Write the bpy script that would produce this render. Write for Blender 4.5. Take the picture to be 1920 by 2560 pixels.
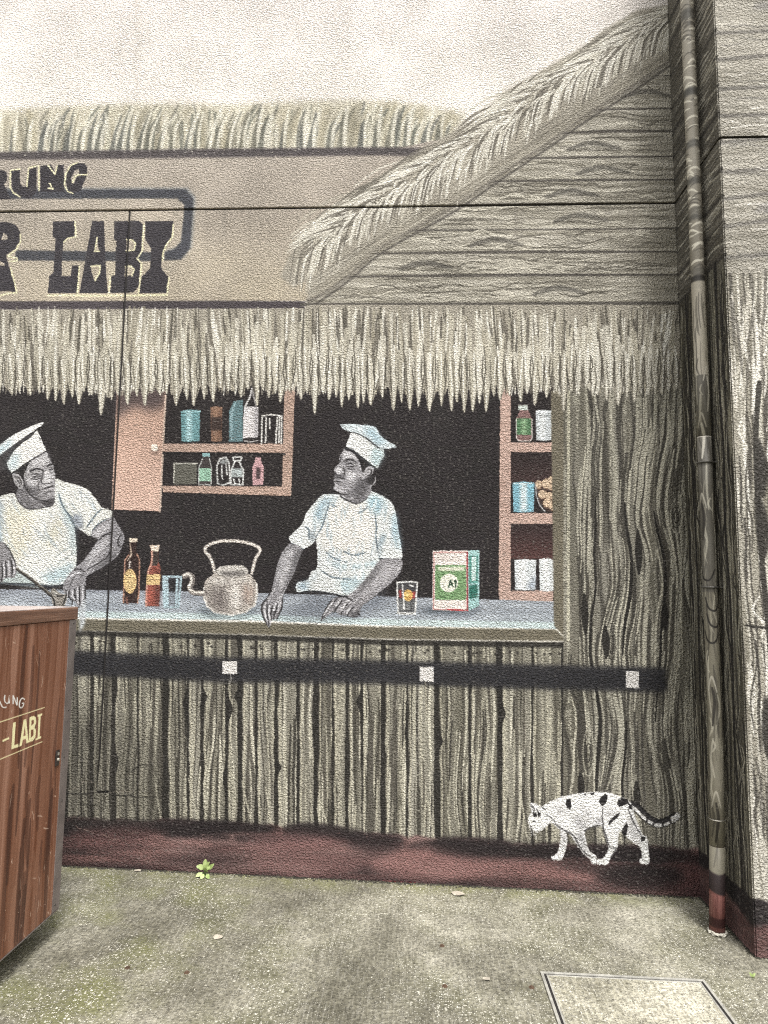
import bpy, bmesh, math, random
import numpy as np
from mathutils import Matrix, Vector

for o in list(bpy.data.objects):
    bpy.data.objects.remove(o, do_unlink=True)
scene = bpy.context.scene
C = scene.collection

# ------------------------------------------------------------------ camera
YAW, PITCH, ROLL, FPX, DIST, EYE = -0.0464, 0.1086, 0.0124, 1691.2, 3.6254, 1.5
XJ, XC, DEP, ZJ, SX = -1.6616, 1.4326, 0.5514, 3.6393, 0.0163   # vertical joint, inner corner, pillar depth, joint height, floor fall
_f = Vector((math.sin(YAW) * math.cos(PITCH), math.cos(YAW) * math.cos(PITCH), math.sin(PITCH)))
_r = Vector((math.cos(YAW), -math.sin(YAW), 0))
_u = _r.cross(_f)
CR = math.cos(ROLL) * _r + math.sin(ROLL) * _u
CU = -math.sin(ROLL) * _r + math.cos(ROLL) * _u
EYEP = Vector((0, -DIST, EYE))
cam = bpy.data.cameras.new('camera')
cam.sensor_fit = 'VERTICAL'; cam.sensor_height = 36; cam.sensor_width = 27
cam.lens = 36 * FPX / 2560
cam.clip_start = 0.05; cam.clip_end = 500
camo = bpy.data.objects.new('camera', cam); C.objects.link(camo)
camo.matrix_world = Matrix(((CR.x, CU.x, -_f.x, EYEP.x), (CR.y, CU.y, -_f.y, EYEP.y), (CR.z, CU.z, -_f.z, EYEP.z), (0, 0, 0, 1)))
scene.camera = camo

# ------------------------------------------------------------------ light: bright overcast sky, very soft sun from the front right
SUN_EL, SUN_AZ, SUN_STR, SKY_STR = 60, 22, 1.5, 0.15      # azimuth measured from behind the camera towards the right
world = bpy.data.worlds.new('World'); scene.world = world; world.use_nodes = True
wn = world.node_tree.nodes; wl = world.node_tree.links
bgd = wn['Background']
sky = wn.new('ShaderNodeTexSky'); sky.sky_type = 'NISHITA'; sky.sun_disc = False
sd = Vector((math.sin(math.radians(SUN_AZ)) * math.cos(math.radians(SUN_EL)), -math.cos(math.radians(SUN_AZ)) * math.cos(math.radians(SUN_EL)), math.sin(math.radians(SUN_EL))))
sky.sun_elevation = math.radians(SUN_EL); sky.sun_rotation = math.atan2(sd.x, sd.y)
sky.dust_density = 4.0; sky.air_density = 1.0
hs = wn.new('ShaderNodeHueSaturation'); hs.inputs['Saturation'].default_value = 0.22
tint = wn.new('ShaderNodeMix'); tint.data_type = 'RGBA'; tint.blend_type = 'MULTIPLY'; tint.inputs[0].default_value = 1.0
tint.inputs[7].default_value = (1.0, 0.985, 0.965, 1)
wl.new(sky.outputs[0], hs.inputs['Color']); wl.new(hs.outputs[0], tint.inputs[6]); wl.new(tint.outputs[2], bgd.inputs['Color'])
bgd.inputs['Strength'].default_value = SKY_STR
sun = bpy.data.lights.new('sun', 'SUN'); sun.energy = SUN_STR; sun.angle = math.radians(14); sun.color = (1.0, 0.985, 0.96)
suno = bpy.data.objects.new('sun', sun); C.objects.link(suno)
suno.rotation_euler = (-sd).to_track_quat('-Z', 'Y').to_euler()
scene.view_settings.view_transform = 'Standard'; scene.view_settings.look = 'None'
scene.view_settings.exposure = 1.02; scene.view_settings.gamma = 1.0
scene.render.engine = 'CYCLES'
scene.cycles.use_denoising = False; scene.cycles.filter_width = 1.1; scene.cycles.max_bounces = 4; scene.cycles.diffuse_bounces = 2; scene.cycles.caustics_reflective = False; scene.cycles.caustics_refractive = False

# ------------------------------------------------------------------ measuring: a point of the photograph on a known plane of the place
def ray(px, py):
    return _f + CR * ((px - 960) / FPX) + CU * ((1280 - py) / FPX)
def on_wall(px, py, y=0.0):
    d = ray(px, py); t = (y - EYEP.y) / d.y
    return EYEP + d * t
def on_side(px, py, x=XC):
    d = ray(px, py); t = (x - EYEP.x) / d.x
    return EYEP + d * t
def ground_z(x): return -SX * x
def on_ground(px, py, lift=0.0):
    d = ray(px, py)          # EYE + t dz = -SX (t dx) + lift
    t = (lift - EYEP.z - SX * EYEP.x) / (d.z + SX * d.x)
    return EYEP + d * t

# ------------------------------------------------------------------ a small painting kit (numpy): the mural is brushed stroke by stroke on a sheet the size of the wall
def smooth(t): return t * t * (3 - 2 * t)
_tab = np.random.RandomState(7).rand(256, 256).astype(np.float32)
def vnoise(u, v, seed=0):
    u = u + seed * 17.31; v = v + seed * 9.77
    iu = np.floor(u).astype(np.int32); iv = np.floor(v).astype(np.int32)
    fu = smooth((u - iu).astype(np.float32)); fv = smooth((v - iv).astype(np.float32))
    a = _tab[iv & 255, iu & 255]; b = _tab[iv & 255, (iu + 1) & 255]
    c = _tab[(iv + 1) & 255, iu & 255]; d = _tab[(iv + 1) & 255, (iu + 1) & 255]
    return (a + (b - a) * fu) * (1 - fv) + (c + (d - c) * fu) * fv
def fbm(u, v, seed=0, n=3):
    s = 0; a = 0.5; tot = 0
    for k in range(n):
        s = s + a * vnoise(u * 2 ** k, v * 2 ** k, seed + 3 * k); tot += a; a *= 0.55
    return s / tot
def blur(m, r):
    r = int(round(r))
    if r < 1: return m
    for ax in (0, 1):
        for _ in range(2):
            k = 2 * r + 1
            p = np.pad(m, [(r + 1, r) if a == ax else (0, 0) for a in (0, 1)], mode='edge')
            c = np.cumsum(p, axis=ax, dtype=np.float64)
            m = ((c[k:] - c[:-k]) if ax == 0 else (c[:, k:] - c[:, :-k])).astype(np.float32) / k
    return m
def col(c): return np.array(c, np.float32) / 255.0

class Sheet:
    def __init__(s, x0, z0, w, h, S, to):
        s.x0, s.z1, s.S, s.to = x0, z0 + h, S, to
        s.z0 = z0; s.w = w; s.h = h
        s.W = int(w * S); s.H = int(h * S)
        s.c = np.ones((s.H, s.W, 3), np.float32) * 0.7
        yy, xx = np.mgrid[0:s.H, 0:s.W]
        s.dry = fbm(xx / 4.2, yy / 3.0, 5, 2)          # how the brush skips over the roughcast
    def px(s, pts):
        out = []
        for p in pts:
            a, b = s.to(p[0], p[1])
            out.append(((a - s.x0) * s.S, (s.z1 - b) * s.S))
        return np.array(out, np.float32)
    def grid(s, box):
        y0, y1, x0, x1 = box
        yy, xx = np.mgrid[y0:y1, x0:x1]
        return xx.astype(np.float32) / s.S + s.x0, s.z1 - yy.astype(np.float32) / s.S
    def mask(s, pts, soft=0, holes=(), conv=True):
        rings = [s.px(pts) if conv else np.array(pts, np.float32)] + [s.px(h) for h in holes]
        P = rings[0]; m = int(3 * soft + 3)
        x0 = max(int(P[:, 0].min()) - m, 0); x1 = min(int(P[:, 0].max()) + m + 1, s.W)
        y0 = max(int(P[:, 1].min()) - m, 0); y1 = min(int(P[:, 1].max()) + m + 1, s.H)
        if x1 <= x0 or y1 <= y0: return None, None
        acc = np.zeros((y1 - y0, x1 - x0), np.float32)
        for oy in (0.25, 0.75):
            for ox in (0.25, 0.75):
                Y = (np.arange(y0, y1) + oy)[:, None]; X = (np.arange(x0, x1) + ox)[None, :]
                ins = np.zeros(acc.shape, bool)
                for R in rings:
                    Q = np.roll(R, -1, 0)
                    for (ax, ay), (bx, by) in zip(R, Q):
                        if ay == by: continue
                        r0 = max(int(math.floor(min(ay, by))) - y0 - 1, 0); r1 = min(int(math.ceil(max(ay, by))) - y0 + 1, y1 - y0)
                        if r1 <= r0: continue
                        ys = Y[r0:r1]
                        cr = ((ay > ys) != (by > ys))
                        xi = ax + (ys - ay) * (bx - ax) / (by - ay)
                        ins[r0:r1] ^= cr & (X < xi)
                acc += ins
        acc *= 0.25
        if soft: acc = blur(acc, soft)
        return acc, (y0, y1, x0, x1)
    def lay(s, m, box, c, a=1.0, dry=0.0):
        if m is None: return
        y0, y1, x0, x1 = box
        if dry: m = m * np.clip((s.dry[y0:y1, x0:x1] - dry * 0.62) * 6 + 0.5, 0, 1)
        m = (m * a)[..., None]
        t = s.c[y0:y1, x0:x1]
        t += (c - t) * m
    def poly(s, pts, c, a=1.0, soft=0, dry=0.0, holes=()):
        m, b = s.mask(pts, soft, holes); s.lay(m, b, col(c) if not isinstance(c, np.ndarray) else c, a, dry)
    def grad(s, pts, c0, c1, axis=1, soft=0, a=1.0, holes=()):
        m, b = s.mask(pts, soft, holes)
        if m is None: return
        n = m.shape[0] if axis == 1 else m.shape[1]
        t = np.linspace(0, 1, n, dtype=np.float32); t = t[:, None, None] if axis == 1 else t[None, :, None]
        s.lay(m, b, col(c0) * (1 - t) + col(c1) * t, a)
    def stroke(s, pts, w, c, a=1.0, dry=0.0, taper=True, soft=0):
        P = s.px(pts); k = s.S / 460.0
        n = len(P)
        if taper is True: R = [0.5 * w * k * (0.35 + 0.65 * math.sin(math.pi * (0.12 + 0.80 * i / (n - 1)))) for i in range(n)]
        elif taper == 'tip': R = [0.5 * w * k * (1 - 0.9 * i / (n - 1)) for i in range(n)]
        else: R = [0.5 * w * k] * n
        m = max(R) + 2 + 3 * soft
        x0 = max(int(P[:, 0].min() - m), 0); x1 = min(int(P[:, 0].max() + m) + 1, s.W)
        y0 = max(int(P[:, 1].min() - m), 0); y1 = min(int(P[:, 1].max() + m) + 1, s.H)
        if x1 <= x0 or y1 <= y0: return
        acc = np.zeros((y1 - y0, x1 - x0), np.float32)
        for i in range(n - 1):
            (ax, ay), (bx, by) = P[i], P[i + 1]; r = max(R[i], R[i + 1]) + 1.5
            u0 = max(int(min(ax, bx) - r), x0); u1 = min(int(max(ax, bx) + r) + 1, x1)
            v0 = max(int(min(ay, by) - r), y0); v1 = min(int(max(ay, by) + r) + 1, y1)
            if u1 <= u0 or v1 <= v0: continue
            X = np.arange(u0, u1, dtype=np.float32)[None, :] - ax; Y = np.arange(v0, v1, dtype=np.float32)[:, None] - ay
            dx, dy = bx - ax, by - ay; L = dx * dx + dy * dy + 1e-6
            t = np.clip((X * dx + Y * dy) / L, 0, 1)
            d = np.sqrt((X - t * dx) ** 2 + (Y - t * dy) ** 2)
            A = np.clip(R[i] + (R[i + 1] - R[i]) * t - d + 0.5, 0, 1)
            q = acc[v0 - y0:v1 - y0, u0 - x0:u1 - x0]
            np.maximum(q, A, out=q)
        if soft: acc = blur(acc, soft)
        s.lay(acc, (y0, y1, x0, x1), col(c), a, dry)
    def ell(s, cx, cy, rx, ry, c, a=1.0, soft=0, dry=0.0, n=28):
        s.poly([(cx + rx * math.cos(t * 2 * math.pi / n), cy + ry * math.sin(t * 2 * math.pi / n)) for t in range(n)], c, a, soft, dry)
    def image(s, name):
        im = bpy.data.images.new(name, s.W, s.H, alpha=False)
        buf = np.ones((s.H, s.W, 4), np.float32); buf[..., :3] = np.clip(s.c[::-1], 0, 1)
        im.pixels.foreach_set(buf.ravel()); im.update(); im.pack()
        return im

def crop(x0, y0, k):
    return lambda pts: [(x0 + k * p[0], y0 + k * p[1]) for p in pts]
def rect(x0, y0, x1, y1): return [(x0, y0), (x1, y0), (x1, y1), (x0, y1)]
def curve(pts, n=6):
    """Catmull-Rom through the points."""
    out = []
    P = [pts[0]] + list(pts) + [pts[-1]]
    for i in range(1, len(P) - 2):
        for k in range(n):
            t = k / n
            out.append(tuple(0.5 * (2 * P[i][j] + (P[i + 1][j] - P[i - 1][j]) * t + (2 * P[i - 1][j] - 5 * P[i][j] + 4 * P[i + 1][j] - P[i + 2][j]) * t * t + (3 * P[i][j] - P[i - 1][j] - 3 * P[i + 1][j] + P[i + 2][j]) * t ** 3) for j in (0, 1)))
    out.append(tuple(pts[-1])); return out
def loop(pts, n=4):
    """closed smooth outline through the points."""
    out = []; m = len(pts)
    for i in range(m):
        a, b, c, d = pts[i - 1], pts[i], pts[(i + 1) % m], pts[(i + 2) % m]
        for k in range(n):
            t = k / n
            out.append(tuple(0.5 * (2 * b[j] + (c[j] - a[j]) * t + (2 * a[j] - 5 * b[j] + 4 * c[j] - d[j]) * t * t + (3 * b[j] - a[j] - 3 * c[j] + d[j]) * t ** 3) for j in (0, 1)))
    return out
def lerp_line(pts, x):
    for (a, b), (c, d) in zip(pts, pts[1:]):
        if a <= x <= c: return b + (d - b) * (x - a) / (c - a)
    return pts[0][1] if x < pts[0][0] else pts[-1][1]
# ------------------------------------------------------------------ the mural
rnd = random.Random(11)
def wall_to(px, py):
    p = on_wall(px, py); return p.x, p.z
M = Sheet(-2.75, -0.12, XC + 2.75 + 0.004, 5.42, 360, wall_to)
PARTS = []      # painted things of the mural: [name, outline, level, label, parent index]
def part(name, pts, level=2, label=None, parent=None):
    PARTS.append([name, pts, level, label, parent]); return len(PARTS) - 1
U = rnd.uniform
def shade(c, d): return tuple(max(0, min(255, v + d)) for v in c)
ALLX, ALLZ = M.grid((0, M.H, 0, M.W))
def flow(x, y, sd_=0, k=1.0):
    a = np.array([x / 70.0]); b = np.array([y / 190.0]); c = np.array([x / 26.0]); d = np.array([y / 80.0])
    return float(k * (34 * (vnoise(a, b, sd_)[0] - 0.5) + 9 * (vnoise(c, d, sd_ + 3)[0] - 0.5)))
def grain(S_, x, y, L, w, c, a=0.85, dry=0.4, sd_=0, k=1.0, un=1.0):
    n = max(4, int(L / 28)); S_.stroke([(x + un * flow(x / un, (y + L * i / (n - 1)) / un, sd_, k), y + L * i / (n - 1)) for i in range(n)] if un == 1.0 else [(x + un * flow(x / un, (y - L * i / (n - 1)) / un, sd_, k), y - L * i / (n - 1)) for i in range(n)], w, c, a, dry)
# --- pale sky of the backdrop
g = np.clip((ALLZ - 3.6) / 1.4, 0, 1)[..., None]; n0 = fbm(ALLX / 0.5, ALLZ / 0.35, 1)[..., None]
M.c[:] = col((245, 238, 222)) * (1 - g) + col((238, 228, 220)) * g + (n0 - 0.5) * 0.05
M.poly([(330, -300), (360, -300), (346, 300), (336, 300)], (228, 218, 206), 0.55, 2)         # old vertical seam filled flush

# --- thatch along the ridge, behind the sign
rt = [(-700, 290), (-100, 278), (0, 276), (120, 268), (260, 262), (420, 258), (560, 262), (700, 256), (860, 250), (980, 254), (1080, 268), (1165, 285)]
rb = [(1150, 318), (1090, 358), (960, 372), (540, 378), (0, 392), (-700, 420)]
M.poly(rt + rb, (199, 191, 163), 0.9, 7, dry=0.35)
for k in range(520):
    x = U(-650, 1130); top = lerp_line(rt, x); bot = lerp_line(rb[::-1], x) - 4
    y0 = top + U(0, 62); L = min(U(45, 120), bot - y0 + 8)
    if L < 18: continue
    b = (U(6, 46) if fbm(np.array([x / 120.]), np.array([1.]), 3)[0] > 0.42 else U(-14, 8)) * L / 110
    pts = curve([(x + b, y0), (x + b * 0.22, y0 + L * 0.45), (x, y0 + L)], 4)
    q = rnd.random()
    if q < 0.32: M.stroke(pts, U(4, 12), rnd.choice([(112, 116, 104), (130, 126, 108), (104, 106, 100)]), 0.7, 0.3, True, 1)
    elif q < 0.60: M.stroke(pts, U(10, 26), rnd.choice([(178, 168, 138), (186, 176, 142), (160, 152, 126)]), 0.5, 0.25, True, 2)
    else: M.stroke(pts, U(4, 12), rnd.choice([(231, 226, 205), (222, 216, 190), (212, 207, 180)]), 0.75, 0.42, True, 1)
x = -640
while x < 1090:
    x += U(16, 52); top = lerp_line(rt, x); bot = lerp_line(rb[::-1], x) - 3; h_ = bot - top; b = U(4, 30)
    M.stroke(curve([(x, bot), (x + b * .3, bot - h_ * U(.3, .5)), (x + b, bot - h_ * U(.6, .85))], 4), U(10, 22), rnd.choice([(98, 100, 90), (112, 110, 94), (92, 96, 92)]), 0.7, 0.22, 'tip', 1)
    M.stroke(curve([(x + 9, bot), (x + 9 + b * .3, bot - h_ * .45), (x + 11 + b, bot - h_ * U(.7, .95))], 4), U(6, 12), (228, 223, 202), 0.8, 0.3, True, 1)
part('painted_ridge_thatch', rt[1:] + rb[:-1] + [(-440, 405), (-440, 284)], 1)

# --- the sign board
fas = [(-900, 408), (0, 396), (540, 384), (960, 376), (1150, 340), (1150, 560), (780, 752), (-900, 762)]
M.grad(fas, (184, 171, 157), (192, 177, 148), 1)
fm, fb = M.mask(fas); fx, fz = M.grid(fb)
M.lay(fm * np.clip(fbm(fx / 0.6, fz / 0.4, 9) * 2.4 - 0.9, 0, 1), fb, col((164, 152, 138)), 0.5)
M.poly([(-900, 395), (0, 380), (540, 372), (960, 368), (1064, 370), (1120, 352), (1128, 362), (1060, 392), (960, 388), (540, 394), (0, 400), (-900, 418)], (84, 76, 78), 0.95, 2, dry=0.3)
M.poly([(-900, 758), (0, 753), (540, 752), (762, 753), (762, 772), (540, 773), (0, 774), (-900, 780)], (78, 70, 74), 1, 1)
part('painted_sign_board', [(-440, 402), (0, 397), (540, 385), (960, 378), (1060, 372), (930, 452), (820, 540), (750, 620), (700, 700), (700, 752), (-440, 757)], 1)

# --- thatch down the sloping verge, with its edge beam
up = [(1700, -30), (1672, 12), (1590, 26), (1500, 90), (1400, 150), (1260, 230), (1200, 290), (1060, 370), (960, 432), (820, 520), (745, 595), (700, 690)]
lo = [(1700, 128), (1678, 147), (1573, 220), (1463, 289), (1365, 359), (1261, 428), (1134, 515), (960, 613), (880, 680), (800, 738), (767, 752)]
M.poly(up + [(735, 720), (767, 700)] + lo[::-1], (168, 160, 142), 1, 3)
# grey shade on the wall boards first: gable boards
gab = lo[::-1] + [(1700, 762), (767, 758)]
M.poly(lo[::-1] + [(1720, 128), (1720, 766), (767, 762)], (158, 150, 128), 1, 1)
ys = [118, 191, 272, 330, 393, 451, 509, 573, 631, 689, 757]
def gable_x(y):
    for (a, b), (c, d) in zip(lo, lo[1:]):
        if b <= y <= d: return a + (c - a) * (y - b) / (d - b)
    return 767 if y > 700 else 1690
for y0, y1 in zip(ys, ys[1:]):
    xl = gable_x(y1 - 4)
    if xl > 1680: continue
    d = 14
    xa = gable_x(max(y0, 148))
    bx = [(xa, y0 - 2 + d * (xa < 1500) * 0.5), (1700, y0), (1700, y1), (xl, y1 + (8 if y1 < 700 else 3))]
    m, b = M.mask(bx)
    if m is None: continue
    gx, gz = M.grid(b)
    wz = gz + 0.045 * (fbm(gx / 0.35, gz / 0.10, y0 * 0.1) - 0.5) + 0.02 * (fbm(gx / 0.1, gz / 0.05, y0) - 0.5)
    r = vnoise(gx / 0.28, wz / 0.010, y0 * 0.3)
    base = col((168, 161, 143)) + (r[..., None] - 0.5) * 0.22 + (fbm(gx / 0.3, gz / 0.2, y0)[..., None] - 0.5) * 0.16
    M.lay(m, b, base, 1)
    for k in range(int((1690 - xl) / 16)):
        x = U(xl + 10, 1640); y = U(y0 + 8, y1 - 8); L = U(50, 190); am = U(-9, 9)
        pts = curve([(x, y), (x + L * 0.3, y + am), (x + L * 0.6, y - am * 0.6), (x + L, y + U(-5, 5))], 4)
        if pts[-1][0] > 1690: continue
        if rnd.random() < 0.5: M.stroke(pts, U(2.5, 5), (98, 92, 79), 0.8, dry=0.4)
        else: M.stroke(pts, U(2.5, 5.5), (204, 197, 176), 0.85, dry=0.42)
    if rnd.random() < 0.8:                                   # a dark knot
        x = U(xl + 120, 1600); y = (y0 + y1) / 2
        M.stroke(curve([(x - 60, y + 12), (x, y - 4), (x + 70, y + 10)]), 14, (92, 88, 80), 0.7, dry=0.35, soft=1)
    M.stroke(curve([(xl - 14, y1 + 4), ((xl + 1690) / 2, y1 + U(-3, 3)), (1696, y1)]), 9, (92, 86, 78), 0.95, dry=0.2, taper=False)
    M.stroke(curve([(xl, y1 - 9), ((xl + 1690) / 2, y1 - 9), (1696, y1 - 9)]), 3.5, (188, 181, 160), 0.6, dry=0.5, taper=False)
    part('painted_board', [(xa + 6, y0 + 3 + (5 if xa < 1600 else 0)), (1684, y0 + 3), (1684, y1 - 3), (xl + 8, y1 - 3)], 1)
M.stroke(curve(lo[1:]), 9, (112, 105, 96), 0.95, taper=False, soft=2)
M.stroke(curve([(x, y + 14) for x, y in lo[1:]]), 6, (84, 78, 71), 0.85, taper=False, dry=0.2, soft=1)
# strands of the verge
for k in range(300):
    t = U(0, 1); i = t * (len(up) - 3) + 1; j = int(i); fr = i - j
    x0 = up[j][0] + (up[j + 1][0] - up[j][0]) * fr; y0 = up[j][1] + (up[j + 1][1] - up[j][1]) * fr
    s = U(0, 0.80)
    x = x0 + s * 62; y = y0 + s * 105
    if rnd.random() < 0.40:      # combed along the slope near the top edge
        L = U(70, 150); pts = curve([(x, y), (x - L * 0.5, y + L * 0.16), (x - L, y + L * 0.52)], 4)
    else:
        L = U(60, 120); pts = curve([(x, y), (x - L * 0.28, y + L * 0.28), (x - L * 0.40, y + L)], 4)
    if pts[-1][1] > 735 or pts[0][0] > 1668 or pts[-1][0] < 715: continue
    q = rnd.random()
    if q < 0.34: M.stroke(pts, U(4, 8), (122, 115, 101), 0.8, dry=0.35)
    elif q < 0.5: M.stroke(pts, U(6, 12), (182, 174, 154), 0.6, dry=0.35)
    else: M.stroke(pts, U(3, 6.5), rnd.choice([(222, 216, 197), (206, 199, 178), (232, 227, 210)]), 0.9, dry=0.42)
# feathered barbs on both sides of a rib
for k in range(64):
    t = (k + U(-.3, .3)) / 64; t = min(max(t, 0), 0.999); i = t * (len(up) - 3) + 1; j = int(i); fr = i - j
    rx_ = up[j][0] + (up[j + 1][0] - up[j][0]) * fr + 22; ry_ = up[j][1] + (up[j + 1][1] - up[j][1]) * fr + 38
    if rx_ > 1690 or rx_ < 790: continue
    for q in range(3):
        a, b_ = U(-12, 12), U(-10, 10); cc = rnd.choice([(226, 220, 202), (214, 208, 188), (236, 231, 215)]) if q else (118, 111, 98)
        M.stroke(curve([(rx_ + 34 + a, ry_ - 34 + b_), (rx_ - 10 + a, ry_ - 20 + b_), (rx_ - 66 + a, ry_ + 16 + b_)], 5), U(3.5, 7), cc, 0.85, 0.28)
        a, b_ = U(-14, 14), U(-10, 10)
        M.stroke(curve([(rx_ + 26 + a, ry_ - 6 + b_), (rx_ + 2 + a, ry_ + 22 + b_), (rx_ - 12 + a, ry_ + 78 + b_)], 5), U(3.5, 7.5), cc, 0.9, 0.25)
# plain edge beam below the strands
bm_ = lo[1:-1]; off = [(x - 17, y - 20) for x, y in bm_]
M.poly(bm_ + off[::-1], (158, 150, 131), 0.9, 4, dry=0.15)
for k in range(60):
    t = U(0, 0.93) * (len(bm_) - 1); j = int(t); fr = t - j; o = U(6, 50)
    x = bm_[j][0] + (bm_[j + 1][0] - bm_[j][0]) * fr - o * 0.5; y = bm_[j][1] + (bm_[j + 1][1] - bm_[j][1]) * fr - o * 0.6
    M.stroke([(x, y), (x - 45, y + 30), (x - 95, y + 64)], U(2.5, 5), rnd.choice([(124, 117, 103), (196, 189, 170), (138, 130, 115)]), 0.6, dry=0.4)
part('painted_verge_thatch', up[1:] + [(735, 720), (767, 748)] + lo[1:-1][::-1], 1)

# --- writing on the board
sg = crop(0, 380, 0.30139)
SL = (70, 72, 80); INK = (62, 58, 64); CRM = (236, 229, 178)
frame = sg([(-2300, 318), (1540, 310), (1605, 390), (1600, 470), (1575, 800), (1500, 892), (1365, 900), (1365, 830), (1440, 810), (1500, 750), (1525, 520), (1530, 440), (1470, 385), (-2300, 392)])
M.poly([(x + 5, y - 4) for x, y in frame], (112, 126, 138), 0.6, 3)
M.poly(frame, SL, 0.96, 1)
M.poly(sg([(130, 815), (1260, 830), (1255, 905), (130, 900)]), SL, 0.96, 1)
M.poly(sg([(-2300, 815), (-60, 815), (-60, 900), (-2300, 900)]), SL, 0.96, 1)
pi = part('painted_sign_frame', frame[1:-1] + sg([(-1300, 392), (-1300, 316)]), 2)
LET = [
 ('L', [(440, 575), (622, 575), (618, 700), (555, 712), (524, 745), (512, 930), (512, 1030), (588, 1030), (598, 942), (655, 940), (636, 1170), (398, 1170), (410, 1030), (445, 1000), (462, 720), (438, 700)], []),
 ('A', [(765, 572), (862, 572), (880, 1000), (895, 1170), (658, 1170), (690, 1000), (725, 800)], [[(805, 705), (785, 822), (822, 822)], [(755, 945), (830, 940), (825, 1000), (785, 1065), (760, 1000)]]),
 ('B', [(950, 575), (1150, 570), (1185, 600), (1170, 820), (1130, 880), (1165, 920), (1150, 1110), (1110, 1165), (915, 1170), (925, 1030), (955, 1020), (965, 740), (945, 720)], [[(1050, 725), (1100, 730), (1120, 760), (1110, 815), (1045, 820)], [(1040, 945), (1085, 945), (1110, 975), (1095, 1025), (1030, 1030)]]),
 ('I', [(1205, 575), (1440, 572), (1422, 705), (1370, 770), (1350, 830), (1335, 960), (1395, 1040), (1380, 1168), (1155, 1170), (1175, 1035), (1245, 965), (1255, 800), (1205, 720)], []),
 ('R', [(-90, 585), (60, 580), (130, 605), (165, 660), (165, 740), (130, 800), (50, 855), (80, 960), (115, 1080), (130, 1165), (70, 1150), (-90, 1165)], [[(30, 665), (60, 690), (65, 725), (10, 730)], [(-10, 900), (40, 925), (38, 945), (-10, 940)]]),
 ('r', [(-90, 150), (30, 150), (60, 175), (60, 230), (35, 270), (90, 392), (-90, 392)], []),
 ('U', [(92, 152), (165, 140), (168, 262), (192, 288), (228, 282), (240, 150), (303, 122), (305, 330), (250, 388), (160, 372), (104, 325)], []),
 ('N', [(335, 117), (428, 105), (462, 188), (472, 110), (530, 105), (535, 330), (335, 330)], []),
 ('G', [(558, 175), (590, 115), (640, 92), (700, 95), (723, 130), (720, 180), (655, 183), (655, 140), (622, 150), (590, 215), (594, 262), (615, 262), (640, 200), (720, 190), (700, 240), (668, 320), (600, 342), (562, 310), (545, 240)], [])]
M.stroke(sg([(398, 1186), (700, 1190), (1150, 1188), (1385, 1184)]), 5, CRM, 1, 0.1, False)
for nm, pts, holes in LET:
    M.poly(sg(pts), INK, 1, 0, holes=[sg(h) for h in holes])
    part('painted_letter', sg(pts), 2, None, None)
for st in ([(622, 575), (628, 700), (560, 714), (528, 745)], [(657, 945), (640, 1175)], [(912, 1030), (900, 1172)], [(1192, 600), (1178, 820), (1136, 882), (1172, 922), (1155, 1115), (1145, 1180)],
           [(1436, 600), (1430, 705), (1376, 772), (1352, 830), (1346, 900)], [(1400, 1040), (1386, 1170)], [(168, 680), (168, 745), (134, 806), (60, 862), (140, 880), (142, 900), (80, 905)], [(86, 960), (120, 1080), (138, 1165), (70, 1168), (0, 1190)],
           [(165, 140), (85, 152), (84, 290), (108, 335), (165, 372)], [(222, 282), (236, 130), (300, 112)], [(320, 112), (322, 318)], [(400, 112), (455, 185), (474, 112)], [(410, 262), (440, 306), (398, 300)], [(640, 88), (585, 110), (545, 180), (532, 270), (560, 325), (600, 342)], [(720, 188), (650, 188), (618, 205), (600, 250)],
           [(785, 822), (822, 822)], [(1050, 725), (1100, 730), (1122, 760), (1110, 815), (1045, 820)], [(1040, 945), (1085, 945), (1112, 975), (1095, 1025)], [(755, 945), (830, 940), (825, 1000), (785, 1065)], [(805, 705), (785, 822)]):
    M.stroke(sg(st), 4.2, CRM, 1, 0.12, False)

# --- dark inside of the stall
inside = [(-900, 900), (1420, 900), (1420, 1520), (-900, 1500)]
M.poly(inside, (42, 37, 38), 1, 0)
m, b = M.mask(inside); gx, gz = M.grid(b)
M.lay(m * np.clip(fbm(gx / 0.5, gz / 0.5, 4) * 1.6 - 0.5, 0, 1), b, col((52, 45, 46)), 0.7)

# --- wall cupboard with door and shelves
cb = crop(280, 960, 0.28933)
def R4(c, x0, y0, x1, y1): return c(rect(x0, y0, x1, y1))
M.poly(R4(cb, 440, -40, 1500, 900), (42, 36, 36), 1, 0)
door = cb([(40, 60), (465, 60), (408, 1100), (-6, 1085)])
M.grad(door, (188, 146, 122), (214, 172, 150), 1)
M.poly(cb([(30, 0), (480, 0), (470, 200), (330, 235), (200, 190), (90, 260), (30, 330)]), (70, 58, 60), 0.85, 10, dry=0.1)
M.stroke(cb([(462, 100), (432, 700), (412, 1100)]), 5, (226, 196, 172), 0.8, 0.3, False)
M.ell(280 + 0.28933 * 374, 960 + 0.28933 * 578, 9, 9, (120, 92, 78), 0.8, 2); M.ell(*cb([(368, 550)])[0], 8.5, 9, (238, 226, 206))
di = part('painted_cupboard', cb([(465, 60), (1580, 60), (1545, 968), (440, 935), (408, 1100), (8, 1085), (52, 60)]), 2, 'painted pinkish cupboard with open shelves and a closed door')
part('door', door[1:3] + cb([(10, 1085), (52, 60)]), 3, None, di)
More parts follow.
